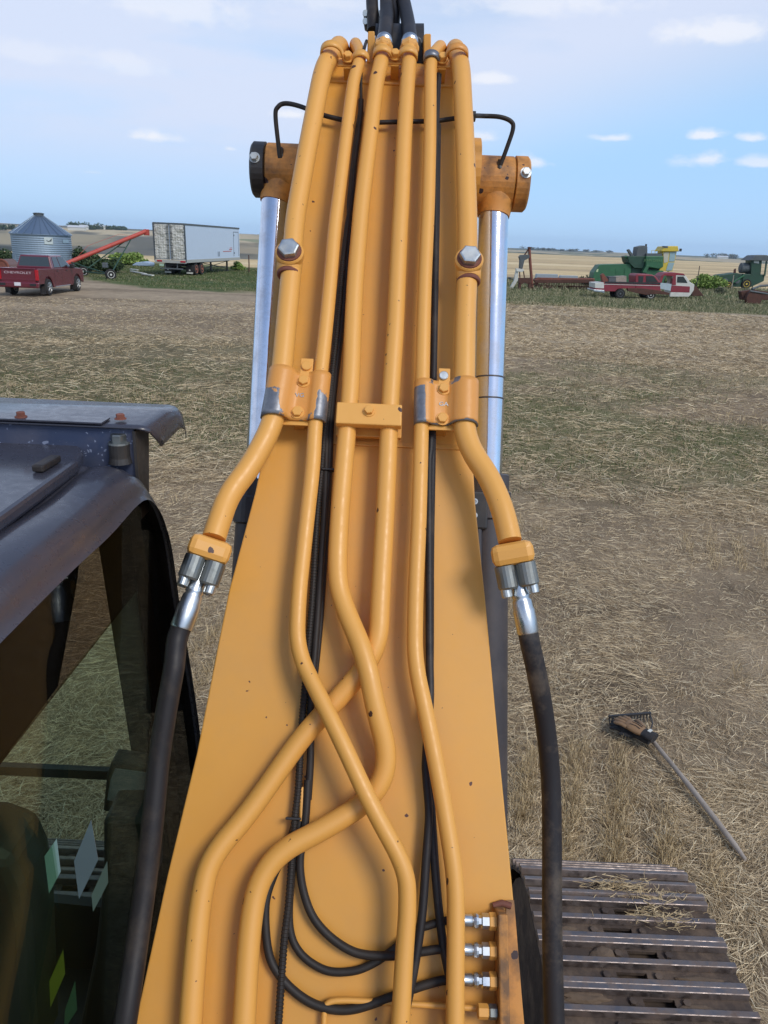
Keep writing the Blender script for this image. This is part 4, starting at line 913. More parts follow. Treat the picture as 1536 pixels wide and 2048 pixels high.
# ---- house, chassis, tracks
k = MB(); k.box((-.1, -1.5, 1.5), (2.5, 2.6, 1.1), None, .05); k.box((-.1, -.2, 1.15), (.9, 1.6, .3)); obj('engine_house', k, M_or, EX)
k = MB(); k.box((0, .3, .72), (1.3, 2.4, .4), None, .03); k.cyl((0, 0, .85), (0, 0, 1.03), .6, seg=32); obj('undercarriage', k, M_trackb, EX)
def shoe_profile(): pass
def make_track(x0, x1, label):
    tr = MB(); tr.box(((x0 + x1) / 2, .26, .53), ((x1 - x0) - .03, 3.5, .82), None, .02); T = obj('track', tr, M_trackb, EX); T['label'] = label
    for yy in (2.02, -1.5):
        w = MB(); w.cyl((x0 + .02, yy, .53), (x1 - .02, yy, .53), .41, seg=30); obj('idler_wheel', w, M_trackb, T)
    # stadium path, shoes pitch .19
    Rr = .435; y1, y0 = 2.02, -1.5; per = []; Ls_ = y1 - y0
    def pos(u):
        if u < Ls_: return V((0, y1 - u, .53 + Rr)), 0.0
        u -= Ls_
        if u < math.pi * Rr: a = u / Rr; return V((0, y0 - Rr * math.sin(a), .53 + Rr * math.cos(a))), a
        u -= math.pi * Rr
        if u < Ls_: return V((0, y0 + u, .53 - Rr)), math.pi
        u -= Ls_; a = math.pi + u / Rr; return V((0, y1 - Rr * math.sin(a), .53 + Rr * math.cos(a))), a
    tot = 2 * Ls_ + 2 * math.pi * Rr; n_ = int(tot / .168); first = None
    w = x1 - x0
    def shoe():
        m = MB()
        # plate with two oval openings each side of the middle grouser, cut as separate strips
        m2 = MB(); hw = w / 2; pt = .012
        prof_ = [(-.082, 0), (.082, 0), (.082, pt), (-.082, pt)]
        for sy in (-1, 1):
            ya, yb_ = sy * .024, sy * .056; lo, hi = min(ya, yb_), max(ya, yb_)
            cxx = .03 * sy; oa, ob = cxx - .05, cxx + .05
            m2.box(((-hw + oa) / 2, (lo + hi) / 2, pt / 2), (oa + hw, hi - lo, pt)); m2.box(((ob + hw) / 2, (lo + hi) / 2, pt / 2), (hw - ob, hi - lo, pt))
            m2.box((0, sy * .0685, pt / 2), (w, .0249, pt)); 
            for ex in (oa, ob):
                m2.lathe((ex, (lo + hi) / 2, 0), (ex, (lo + hi) / 2, 1), [(0, .002), (pt, .002)], 4)
            for bx in (oa - .035, ob + .035):
                m2.lathe((bx, (lo + hi) / 2, pt), (bx, (lo + hi) / 2, 1), [(0, .014), (.011, .013)], 6)
        m2.box((0, 0, pt / 2), (w, .0478, pt))
        for gy in (-.074, 0, .074):
            hh = .026; m.prism([(-hw, gy - .0135, pt), (-hw, gy + .0135, pt), (-hw, gy + .0105, pt + hh), (-hw, gy - .0105, pt + hh)], (w, 0, 0))
        return m, m2
    ma, mb_ = shoe(); meA = ma.mesh('grousers'); meB = mb_.mesh('track_shoe')
    for me, mt in ((meA, M_track), (meB, M_trackb)):
        me.materials.append(mt); bm = bmesh.new(); bm.from_mesh(me); bmesh.ops.recalc_face_normals(bm, faces=bm.faces); bm.to_mesh(me); bm.free()
    both = bpy.data.meshes.new('track_shoe'); bm = bmesh.new(); bm.from_mesh(meA); na = len(bm.faces); bm.from_mesh(meB); bm.faces.ensure_lookup_table()
    for i, f in enumerate(bm.faces): f.material_index = 0 if i < na else 1
    bmesh.ops.bevel(bm, geom=[e for e in bm.edges if e.is_manifold and e.calc_length() > .3 and e.link_faces[0].material_index == 0], offset=.002, segments=1, affect='EDGES') 
    bm.to_mesh(both); bm.free(); both.materials.append(M_track); both.materials.append(M_trackb)
    for i in range(n_):
        u = tot * (i + PH) / n_; p, a = pos(u)
        o = bpy.data.objects.new('track_shoe', both); COL.objects.link(o); o.parent = T; 
        o.matrix_basis = M.Translation(V(((x0 + x1) / 2, p.y, p.z))) @ M.Rotation(a, 4, 'X')
PH = .26
make_track(.587, 1.228, 'right crawler track'); make_track(-1.40, -.76, 'left crawler track below the cab')

# mud caked between the grousers and straw caught on the track
mudm = paint('caked_mud', (.17, .12, .08), .95, .3, dirt=.6, dirtc=(.08, .055, .04), bump=.8)
RT = [o for o in COL.objects if o.name.startswith('track') and o.get('label') == 'right crawler track'][0]
rg = np.random.default_rng(4)
def clod(x, y, rx, ry, h, sd, parent=None):
    bm = bmesh.new(); bmesh.ops.create_icosphere(bm, subdivisions=3, radius=1)
    for v in bm.verts:
        q = v.co.copy(); f = 1 + .35 * (float(fbm(np.array([q.x * 1.7 + sd]), np.array([q.y * 1.7 + q.z]), 3, sd)[0]) - .5) * 2
        v.co = V((x + q.x * rx * f, y + q.y * ry * f, .975 + q.z * h * f))
    me = bpy.data.meshes.new('mud'); bm.to_mesh(me); bm.free(); return link('mud', me, mudm, RT)
for x, y, rx, ry, h, sd in ((.80, 1.84, .05, .030, .022, 1), (.98, 1.99, .07, .022, .016, 2), (.71, 1.69, .08, .022, .015, 3), (1.10, 1.76, .09, .02, .014, 4), (.78, 2.06, .06, .02, .014, 5), (1.06, 1.66, .07, .022, .016, 6), (.70, 1.93, .05, .022, .014, 7), (1.12, 1.90, .05, .018, .012, 8)): clod(x, y, rx, ry, h, sd)
n_ = 800; cxy = np.array([(1.04, 1.985), (.93, 2.12), (1.03, 2.07)])[rg.integers(0, 3, n_)] + rg.normal(0, 1, (n_, 2)) * np.array([.06, .018]); a = rg.uniform(0, 6.28, n_); e = np.abs(rg.normal(0, .2, n_))
ribbons('straw_litter', np.stack([cxy[:, 0], cxy[:, 1], rg.uniform(.985, 1.008, n_)], 1), np.stack([np.cos(a) * np.cos(e), np.sin(a) * np.cos(e) * .5, np.sin(e)], 1), rg.uniform(.015, .06, n_), np.full(n_, .0022), M_stub, 'golden chaff and straw caught between the bars of the right track', 'straw', 5, .7, .05)

# ------------------------------------------------------------------ things in the yard and beyond
def wheel(parent, c, ax, r, w, rim=None, name='wheel', tm=None):
    c = V(c); ax = V(ax).normalized(); m = MB()
    m.lathe(c - ax * w / 2, c + ax, [(0, r * .62), (.0, r * .9), (w * .12, r * .98), (w * .3, r), (w * .7, r), (w * .88, r * .98), (w, r * .9), (w, r * .62)], 28)
    o = obj(name, m, tm or M_tyre, parent)
    if rim:
        for s_ in (1, -1):
            k = MB(); q = c + ax * s_ * (w / 2 + .002); d = ax * s_
            k.lathe(q, q + d, [(-.06, r * .62), (.012, r * .62), (.014, r * .56), (-.03, r * .5), (-.03, r * .2), (.005, r * .18), (.006, .01)], 24)
            if rim is M_rim:
                u = ax.orthogonal().normalized(); v = ax.cross(u)
                for i in range(6):
                    a = i * math.pi / 3; dd = u * math.cos(a) + v * math.sin(a); k.sweep([q + dd * r * .15, q + dd * r * .58], [r * .10, r * .06], 6)
            obj('rim', k, rim, o)
    return o
def pxprism(name, pix, y, dy, mat, parent, bev=0, label=None):
    k = MB(); k.prism([atY(a, b, y) for a, b in pix], (0, dy, 0)); o = obj(name, k, mat, parent, bevel=bev)
    if label: o['label'] = label
    return o
def wroot(name, loc, label, cat, group=None): return root(name, loc, label, cat, group, 0, True)

# ---- modern pickup, rear three-quarter view (local: x forward, y left)
def arch(x, z, r, a0=0, a1=180, n=10): return [(x + r * math.cos(R(a0 + (a1 - a0) * i / n)), z + r * math.sin(R(a0 + (a1 - a0) * i / n))) for i in range(n + 1)]
def modern_pickup():
    g = G(60, 590); rz = R(90 + 1.0)
    T = root('pickup_truck', (-18.35, 38.75, 0), 'shiny dark red crew cab pickup parked on the dirt, tailgate towards the excavator', 'pickup truck', None, rz)
    W = .97; B = .55; fx = 3.74
    out = [(-1.08, .60)] + [p for p in arch(0, .42, .52, 160, 20)] + [(.6, .38), (3.1, .38)] + [p for p in arch(fx, .42, .52, 172, 20)] + [(4.62, .45), (4.68, .8), (4.62, 1.12), (4.3, 1.2), (3.15, 1.27), (.8, 1.29), (-1.12, 1.33)]
    body = MB()
    for s_ in (-1, 1):      # outer skins, slightly curved
        o = V((0, s_ * W, 0)); body.prism([V((x, s_ * W, z)) for x, z in out], (0, -s_ * .13, 0))
    body.prism([V((x, -W + .1, z)) for x, z in [(.72, .5), (4.58, .5), (4.62, .9), (4.55, 1.12), (4.3, 1.21), (3.15, 1.28), (.72, 1.29)]], (0, 2 * W - .2, 0))
    body.box((-.2, 0, .8), (1.9, 2 * W - .2, .1)); b = obj('body', body, M_red, T, bevel=.02)
    tg = MB(); tg.box((-1.10, 0, .98), (.09, 2 * W - .30, .70), None, .02); tg.box((-1.13, 0, 1.31), (.12, 2 * W - .28, .05), None, .02); t = obj('tailgate', tg, M_red, T)
    m = M(((0, 0, -1, -1.155), (-1, 0, 0, 0), (0, 1, 0, 1.12), (0, 0, 0, 1)))
    text('tailgate_letters', 'CHEVROLET', .155, flat('silver_letters', (.62, .5, .52), .4), t, m, .004, 1.55)
    bp = MB(); bp.box((-1.18, 0, .56), (.24, 2 * W + .02, .27), None, .06); bu = obj('bumper', bp, M_red, T)
    bp = MB(); bp.box((-1.31, 0, .60), (.012, .31, .16)); obj('licence_plate', bp, flat('plate_white', (.75, .74, .76), .5), bu)
    bp = MB(); [bp.box((-1.302, s_ * .74, .58), (.02, .3, .12), None, .01) for s_ in (-1, 1)]; obj('bumper_step', bp, M_black, bu)
    gh = MB(); bz, tz = 1.28, 1.90; q = [V((.72, -.92, bz)), V((3.25, -.92, bz)), V((3.25, .92, bz)), V((.72, .92, bz))]; q2 = [V((.92, -.74, tz)), V((2.35, -.74, tz)), V((2.35, .74, tz)), V((.92, .74, tz))]
    gh.add(q + q2, [(0, 1, 2, 3), (4, 7, 6, 5), (0, 4, 5, 1), (1, 5, 6, 2), (2, 6, 7, 3), (3, 7, 4, 0)]); c = obj('cab_shell', gh, M_red, T, bevel=.05)
    def quadw(name, a, b, c_, d, off):
        k = MB(); n_ = (V(b) - V(a)).cross(V(d) - V(a)).normalized(); cc = (V(a) + V(b) + V(c_) + V(d)) / 4
        if (cc - V((1.8, 0, 1.5))).dot(n_) < 0: n_ = -n_
        k.prism([V(p) + n_ * .008 for p in (a, b, c_, d)], n_ * .006); return obj(name, k, M_darkglass, c)
    def on(s_, x, z): # point on side face
        f = (z - bz) / (tz - bz); return (x, s_ * (.92 - .18 * f), z)
    quadw('rear_window', (.755, -.80, 1.34), (.755, .80, 1.34), (.895, .69, 1.82), (.895, -.69, 1.82), 0)
    quadw('windscreen', (3.18, -.85, 1.33), (3.18, .85, 1.33), (2.42, .69, 1.84), (2.42, -.69, 1.84), 0)
    for s_ in (-1, 1):
        quadw('side_window', on(s_, .98, 1.34), on(s_, 1.70, 1.34), on(s_, 1.66, 1.82), on(s_, 1.10, 1.82), 0)
        quadw('side_window', on(s_, 1.78, 1.34), on(s_, 2.98, 1.34), on(s_, 2.38, 1.82), on(s_, 1.74, 1.82), 0)
        k = MB(); k.box((2.85, s_ * 1.10, 1.36), (.16, .24, .22), None, .04); k.box((2.85, s_ * .97, 1.30), (.06, .1, .05)); obj('mirror', k, M_black, T)
        k = MB(); k.box((-1.10, s_ * .90, 1.03), (.12, .15, .50), None, .02); obj('tail_light', k, M_tail, T)
        k = MB(); k.box((1.75, s_ * .93, .40), (1.9, .12, .05), None, .01); obj('running_board', k, M_rim, T)
        for x in (0, fx):
            wheel(T, (x, s_ * .86, .41), (0, 1, 0), .41, .27, M_rim)
            k = MB(); k.box((x - .52, s_ * .87, .30), (.02, .28, .38)); k.box((x - .535, s_ * .87, .14), (.012, .28, .05)); obj('mud_flap', k, M_black, T)
        for x in (1.2, 2.35):
            k = MB(); k.box((x, s_ * (W + .015), 1.16), (.2, .03, .04), None, .01); obj('door_handle', k, M_black, T)
        k = MB()
        for x in (.80, 1.74, 3.0): k.box((x, s_ * (W + .001), .83), (.012, .004, .85))
        obj('door_gap', k, M_black, T)
modern_pickup()

# ---- semi trailer
def trailer():
    h = R(5.2); c = G(357, 556); T = root('box_trailer', (-16.75, 62.6, 0), 'long white box trailer with dented quilted silver rear doors', 'semi trailer', None, R(90) - h)
    L_, W, z0, z1 = 15.0, 2.6, 1.12, 3.98
    white = paint('trailer_white_panels', (.56, .66, .78), .35, .05, dirt=.12, dirtc=(.4, .4, .38))
    k = MB(); k.box((L_ / 2, W / 2, (z0 + z1) / 2 + .05), (L_ - .1, W, z1 - z0 - .15)); body = obj('box', k, white, T)
    k = MB(); k.box((L_ / 2, -.012, z1 - .03), (L_, .03, .14)); k.box((L_ / 2, W / 2, z1 + .02), (L_, W + .04, .04)); k.box((.02, W / 2, z1 - .05), (.1, W, .13)); obj('top_rail', k, M_dull, T)
    k = MB(); k.box((L_ / 2, -.012, z0 + .04), (L_, .04, .24)); k.box((0, W / 2, z0 - .02), (.14, W, .22)); obj('lower_rail', k, flat('galvanised_rail', (.42, .42, .38), .5), T)
    q = NT('quilted_steel'); co = q.co((1, 1, 1)); mpp = q.n('ShaderNodeMapping'); mpp.inputs['Rotation'].default_value = (R(45), 0, 0); mpp.inputs['Scale'].default_value = (7, 7, 7); q.L.new(q.tc.outputs['Object'], mpp.inputs[0])
    ck = q.n('ShaderNodeTexChecker'); ck.inputs['Scale'].default_value = 1.0; q.L.new(mpp.outputs[0], ck.inputs[0])
    big = q.noise(1.6, 4, .6); q.col(q.mix(ck.outputs['Fac'], (.54, .52, .45), (.70, .68, .60))); q.set(Metallic=.3, Roughness=.42); q.bump(q.mth('ADD', q.mth('MULTIPLY', ck.outputs['Fac'], .12), q.mth('MULTIPLY', big, 2.5)), .9, .12)
    for y0 in (.07, 1.33):
        k = MB(); k.box((-.012, y0 + .6, (z0 + z1) / 2 + .04), (.05, 1.16, z1 - z0 - .28)); d = obj('rear_door', k, q.m, T)
        for yy in ((y0 + 1.02, y0 + 1.12) if y0 < 1 else (y0 + .06, y0 + .16)):
            b = MB(); b.cyl((-.06, yy, z0 + .1), (-.06, yy, z1 - .12), .02, seg=8); [b.box((-.05, yy, z), (.05, .07, .06)) for z in np.linspace(z0 + .3, z1 - .3, 6)]; obj('lock_rod', b, M_dull, d)
        b = MB(); hy = y0 - .01 if y0 < 1 else y0 + 1.2; [b.box((-.05, hy, z), (.05, .09, .08)) for z in np.linspace(z0 + .3, z1 - .3, 5)]; obj('hinge', b, M_dull, d)
    for y in (.0, W): k = MB(); k.box((-.02, y, (z0 + z1) / 2), (.1, .07, z1 - z0)); obj('rear_post', k, M_dull, T)
    for y in (.25, 2.2): k = MB(); k.box((-.085, y, z0 + .0), (.03, .42, .12), None, .01); obj('tail_light', k, M_tail, T)
    k = MB()
    for y in (.8, 1.8): k.box((.1, y, .8), (.08, .07, .6))
    k.box((.08, 1.3, .55), (.08, 1.9, .10)); obj('underride_bar', k, M_dull, T)
    for i, x in enumerate((2.4, 3.75)):
        for y in (.30, 2.3):
            for dy in (-.15, .17): wheel(T, (x, y + dy, .50), (0, 1, 0), .50, .27, M_orim if dy * (1 if y > 1 else -1) > 0 else None)
        k = MB(); k.cyl((x, .4, .5), (x, 2.2, .5), .07, seg=10); obj('axle', k, M_black, T)
    k = MB(); k.box((3.0, 1.3, .88), (3.6, 1.3, .34)); k.box((8, .85, .98), (12, .12, .16)); k.box((8, 1.75, .98), (12, .12, .16)); obj('chassis', k, M_black, T)
    for y in (.35, 2.2):
        k = MB(); k.box((1.65, y, .50), (.02, .62, .72)); f = obj('mud_flap', k, M_black, T); k = MB(); k.box((1.63, y, .20), (.012, .55, .12)); k.box((1.63, y, .42), (.012, .12, .12)); obj('flap_plate', k, M_white, f)
    for y in (.5, 2.1):
        k = MB(); k.box((12.3, y, .55), (.14, .14, 1.1)); k.box((12.3, y, .05), (.3, .25, .06)); obj('landing_leg', k, M_black, T)
    k = MB()
    k.sweep([(12.3, .5, .3), (5.2, .6, .95)], .035, 6); k.sweep([(12.3, .5, .95), (6.5, .6, .5)], .03, 6); k.sweep([(5.2, .6, .5), (12.3, .5, .5)], .03, 6); obj('brace', k, M_black, T)
    dk = flat('door_seal', (.12, .15, .19), .5)
    k = MB(); k.box((13.0, -.006, 2.5), (.06, .02, 2.2)); k.box((14.6, -.006, 2.5), (.05, .02, 2.2)); k.box((13.8, -.006, 3.6), (1.6, .02, .05)); k.box((13.1, -.02, 3.3), (.22, .03, .16)); k.box((13.1, -.02, 1.7), (.22, .03, .16)); obj('side_door', k, dk, T)
    redm = flat('faded_red_lettering', (.50, .13, .13), .5)
    k = MB(); k.box((10.9, -.004, 1.86), (2.5, .014, .07)); k.box((12.0, -.004, 2.02), (.9, .014, .09)); k.box((12.1, -.004, 2.16), (.75, .014, .05)); obj('side_stripes', k, redm, T)
    k = MB(); k.box((8.2, -.004, 1.65), (.14, .014, .42)); k.box((8.55, -.004, 1.65), (.14, .014, .42)); obj('side_marks', k, dk, T)
    k = MB(); k.box((-.2, 2.0, .82), (.03, .36, .18)); obj('light_green_plate', k, flat('pale_green', (.4, .55, .42), .5), T)
trailer()

# ---- grain bin
def grain_bin():
    zc = 59.0; c = P(90, 545, zc); ze = P(88, 469, zc).z; zp = P(84, 429, zc).z; r = 2.17; c.z = 0
    T = root('grain_bin', (c.x, c.y, 0), 'round corrugated steel grain bin with a conical roof', 'grain bin')
    gm = NT('galvanised_corrugated'); k_ = gm.mix(gm.noise(1.2, 5, .6, gm.co((1, 1, .4))), (.20, .27, .34), (.33, .41, .48)); gm.col(k_); gm.set(Metallic=.35, Roughness=.45)
    m = MB(); pr = []; n_ = int(ze / .075)
    for i in range(n_ + 1): pr.append((ze * i / n_, r + (.018 if i % 2 else 0)))
    m.lathe((0, 0, 0), (0, 0, 1), pr, 64, False); obj('wall', m, gm.m, T)
    m = MB(); nr = 22
    m.lathe((0, 0, ze - .02), (0, 0, 99), [(0, r + .10), (.05, r + .10), (zp - ze - .12, .36), (zp - ze - .1, .33)], nr * 2, False); rf = obj('roof', m, metal('roof_sheet', (.34, .42, .50), .42, .15), T)
    m = MB()
    for i in range(nr):
        a = 2 * math.pi * i / nr; m.sweep([(math.cos(a) * (r + .11), math.sin(a) * (r + .11), ze + .04), (math.cos(a) * .36, math.sin(a) * .36, zp - .12)], .03, 5)
    obj('roof_ribs', m, metal('roof_rib', (.28, .35, .42), .45), rf)
    m = MB(); m.lathe((0, 0, zp - .14), (0, 0, 99), [(0, .37), (.14, .37), (.16, .42), (.2, .42), (.24, .2)], 24); obj('lid', m, M_dull, rf)
    d = (V((0, 0, 0)) - V((c.x, c.y, 0))).normalized()
    m = MB()
    for i in range(14):
        a = 2 * math.pi * i / 14; m.box((math.cos(a) * (r + .03), math.sin(a) * (r + .03), .62), (.05, .06, 1.2), M.Rotation(a, 3, 'Z'))
    obj('stiffener', m, gm.m, T)
    def patch(ang, z, w, h, mat, nm):
        a = math.atan2(d.y, d.x) + R(ang); p = V((math.cos(a), math.sin(a), 0)) * (r + .03); k = MB(); k.box((p.x, p.y, z), (.012, w, h), M.Rotation(a, 3, 'Z')); return obj(nm, k, mat, T), a, p
    s_, a, p = patch(13, ze - .42, .62, .5, flat('sign_white', (.55, .62, .60), .5), 'sign')
    k = MB(); t = V((-math.sin(a), math.cos(a), 0)); n3 = V((math.cos(a), math.sin(a), 0)); q = p + n3 * .012
    k.prism([q + t * -.2 + V((0, 0, ze - .36)), q + t * .02 + V((0, 0, ze - .44)), q + t * .26 + V((0, 0, ze - .22)), q + t * .2 + V((0, 0, ze - .46)), q + t * -.05 + V((0, 0, ze - .5))], n3 * .004); obj('sign_mark', k, M_dull, s_)
    patch(52, ze - .42, .7, .26, flat('pale_blue_sign', (.30, .42, .50), .5), 'small_sign')
grain_bin()

# ---- auger
def auger():
    a = P(118, 533, 54.2); b = P(293, 462, 58.6); T = wroot('grain_auger', (a.x, a.y, 0), 'long red grain auger rising to the trailer on a dark wheeled frame', 'grain auger')
    u = (b - a).normalized(); k = MB(); k.sweep([a, b], .155, 14); t = obj('tube', k, M_augred, T)
    k = MB()
    for f in (.25, .42, .58, .75): p = a + (b - a) * f; k.lathe(p - u * .04, p + u, [(0, .17), (.08, .17)], 14)
    k.sweep([a + (b - a) * .2 + V((0, 0, .14)), a + (b - a) * .32 + V((0, 0, .62)), a + (b - a) * .68 + V((0, 0, .55)), a + (b - a) * .8 + V((0, 0, .14))], .012, 5); obj('tube_band', k, M_augred, t)
    k = MB(); k.box(b + V((0, 0, -.1)), (.36, .36, .45), None, .03); obj('spout', k, M_augred, t)
    wl, wr = G(167, 551), G(222, 558); top = a + (b - a) * .80; mid = a + (b - a) * .38
    fr = MB(); w1, w2 = wl + V((0, 0, .28)), wr + V((0, 0, .30)); fm = M_dgreen
    fr.sweep([w2, top + V((.05, 0, -.12))], .045, 6); fr.sweep([w1, top + V((-.2, 0, -.12))], .045, 6)
    fr.sweep([w1, w2], .05, 6); fr.sweep([w2, a + (b - a) * .12], .045, 6); fr.sweep([w1, a + (b - a) * .12], .04, 6)
    q1, q2 = w2.lerp(top, .42), w1.lerp(top, .42); fr.sweep([q1, q2], .03, 6); q1, q2 = w2.lerp(top, .72), w1.lerp(top, .72); fr.sweep([q1, q2], .03, 6)
    obj('frame', fr, fm, T)
    for w in (w1, w2): wheel(T, w, (.55, -.83, 0), .38, .24, M_white)
    k = MB(); k.box(w2 + V((-.3, -.1, .62)), (.35, .3, .35), None, .04); obj('gearbox', k, M_dull, T)
auger()
def simple(name, label, cat, base, parts, group=None):
    T = wroot(name, base, label, cat, group)
    for nm, pix, y, dy, mat, *r_ in parts: pxprism(nm, pix, y, dy, mat, T, r_[0] if r_ else 0)
    return T

# ---- green combine with a yellow cab
def combine_one():
    y = 75.0; T = wroot('combine_harvester', G(1270, 582), 'faded green combine with a yellow cab behind the two red trucks', 'combine harvester')
    h = pxprism('rear_hood', [(1186, 558), (1188, 545), (1199, 530), (1207, 529), (1262, 528), (1262, 575), (1187, 575)], y, 1.7, M_green, T, .03)
    pxprism('side_panel', [(1232, 538), (1247, 537), (1247, 558), (1232, 558)], y - .03, .04, M_green, h); pxprism('side_panel', [(1249, 537), (1262, 537), (1262, 556), (1249, 556)], y - .03, .04, M_green, h)
    pxprism('reflector', [(1192, 544), (1194, 538), (1197, 538), (1196, 544)], y - .03, .04, flat('old_sticker', (.5, .6, .35)), h)
    t = pxprism('grain_tank', [(1292, 512), (1327, 512), (1327, 534), (1318, 538), (1292, 534)], y - .5, 2.6, M_green, T, .08)
    m = M(((1, 0, 0, 0), (0, 0, -1, 0), (0, 1, 0, 0), (0, 0, 0, 1))); p = atY(1306, 521, y - .53); m.translation = p; text('tank_letters', 'JOHN DEERE', .30, flat('pale_green_letters', (.14, .30, .13)), t, m, .005, 1.0)
    pxprism('engine_bay', [(1255, 513), (1262, 512), (1292, 512), (1292, 538), (1268, 536), (1258, 525)], y - .2, 2.2, M_dgreen, T, .05)
    pxprism('engine_cover', [(1272, 513), (1275, 494), (1288, 491), (1295, 493), (1295, 513)], y, 1.3, M_dull, T, .04)
    pxprism('unloading_spout', [(1255, 500), (1259, 498), (1268, 512), (1262, 512)], y, .45, M_dull, T, .03)
    pxprism('unloading_spout', [(1249, 513), (1253, 511), (1262, 518), (1260, 524)], y + .1, .4, M_green, T, .03)
    pxprism('tank_rim', [(1293, 507), (1324, 507), (1325, 513), (1293, 513)], y - .3, 2.0, M_dull, T)
    k = MB(); p0, p1 = atY(1292, 490, y + .2), atY(1294, 494, y + .2); k.sweep([p1, p0], .03, 6); k.lathe(p0, p0 + V((0, -1, 0)), [(0, .1), (.1, .08)], 12); obj('work_lamp', k, M_black, T)
    pxprism('elevator', [(1285, 545), (1293, 530), (1299, 531), (1293, 546)], y - .7, .5, M_green, T, .02)
    pxprism('feeder_house', [(1292, 540), (1325, 541), (1332, 552), (1325, 572), (1290, 572)], y - .2, 1.4, M_green, T, .05)
    pxprism('threshing_body', [(1262, 529), (1290, 533), (1322, 534), (1330, 548), (1332, 556), (1325, 576), (1262, 576)], y + .1, 1.3, M_dgreen, T, .05)
    c = pxprism('cab', [(1326, 504), (1329, 500), (1354, 499), (1352, 512), (1345, 543), (1318, 541), (1325, 528)], y - .1, 1.6, M_yellow, T, .02)
    pxprism('cab_roof', [(1322, 503), (1329, 493), (1356, 492), (1358, 503)], y - .3, 2.0, M_yellow, c, .05)
    pxprism('air_unit', [(1328, 492), (1336, 492), (1336, 496), (1328, 496)], y - .32, .5, M_dull, c)
    gm = flat('pale_cab_glass', (.32, .45, .48), .1, Specular_IOR_Level=.8)
    pxprism('cab_window', [(1327, 505), (1338, 504), (1336, 524), (1328, 526)], y - .13, .02, flat('see_through_glass', (.55, .52, .42), .2), c)
    pxprism('cab_window', [(1340, 504), (1352, 503), (1349, 523), (1338, 523)], y - .13, .02, gm, c)
    pxprism('cab_window', [(1337, 525), (1349, 525), (1344, 541), (1332, 541)], y - .13, .02, gm, c)
    k = MB(); 
    for a, b in (((1303, 507), (1303, 501)), ((1303, 501), (1324, 500)), ((1310, 507), (1310, 501)), ((1318, 507), (1318, 500))): k.sweep([atY(*a, y), atY(*b, y)], .02, 5)
    obj('handrail', k, M_yellow, T)
    k = MB(); k.sweep([atY(1356, 503, y - .2), atY(1361, 500, y - .3)], .02, 5); k.box(atY(1361, 500, y - .3), (.2, .1, .25)); obj('mirror', k, M_black, T)
    for px, r in ((1205, .45), (1310, .85)):
        c_ = G(px, 0) if False else atY(px, 575, y + .3); c_.z = r; wheel(T, c_, (0, 1, 0), r, .5, M_yellow)
        c2 = c_.copy(); c2.y += 2.2; wheel(T, c2, (0, 1, 0), r, .5, M_yellow)
combine_one()
def combine_two():
    y = 86.0; T = wroot('combine_harvester', G(1480, 580), 'older dark green combine with an open hooded cab at the right edge', 'combine harvester')
    pxprism('rear_hood', [(1427, 569), (1430, 560), (1435, 554), (1443, 550), (1475, 546), (1484, 548), (1486, 574), (1450, 574), (1444, 569)], y, 1.8, M_dgreen, T, .06)
    k = MB(); a, b = atY(1481, 536, y + .6), atY(1503, 536, y + .6); k.lathe(a, b, [(-.1, .35), (0, .55), ((b - a).length, .55)], 20); obj('fuel_tank', k, M_dull, T)
    pxprism('exhaust', [(1468, 547), (1469, 539), (1472, 537), (1472, 547)], y + .3, .2, M_rust, T)
    c = pxprism('cab', [(1503, 521), (1522, 520), (1520, 550), (1502, 550)], y - .1, 1.5, M_dgreen, T, .02)
    pxprism('cab_window', [(1508, 521), (1518, 521), (1518, 527), (1508, 526)], y - .13, .02, flat('bright_pane', (.6, .62, .6), .2), c)
    pxprism('cab_front_frame', [(1522, 520), (1524, 520), (1521, 551), (1519, 551)], y - .1, .1, M_dgreen, c)
    pxprism('cab_roof', [(1498, 521), (1512, 511), (1533, 510), (1545, 514), (1545, 522)], y - .4, 2.2, M_dull, c, .05)
    pxprism('platform', [(1486, 548), (1530, 549), (1528, 562), (1500, 575), (1484, 574)], y - .1, 1.6, M_dgreen, T, .05)
    pxprism('roof_post', [(1532, 522), (1535, 522), (1531, 552), (1528, 552)], y - .2, .1, M_dgreen, c)
    k = MB(); k.sweep([atY(1466, 565, y - .15), atY(1488, 551, y - .15)], .12, 8); obj('elevator', k, M_green, T)
    for px in (1450, 1474):
        k = MB(); p = atY(px, 562, y - .1); k.lathe(p, p - V((0, 1, 0)), [(0, .28), (.08, .28), (.1, .2)], 18); obj('pulley', k, M_dull, T)
    for px, r in ((1455, .4), (1490, .55)):
        c_ = atY(px, 575, y + .1); c_.z = r; wheel(T, c_, (0, 1, 0), r, .5, M_yellow)
combine_two()

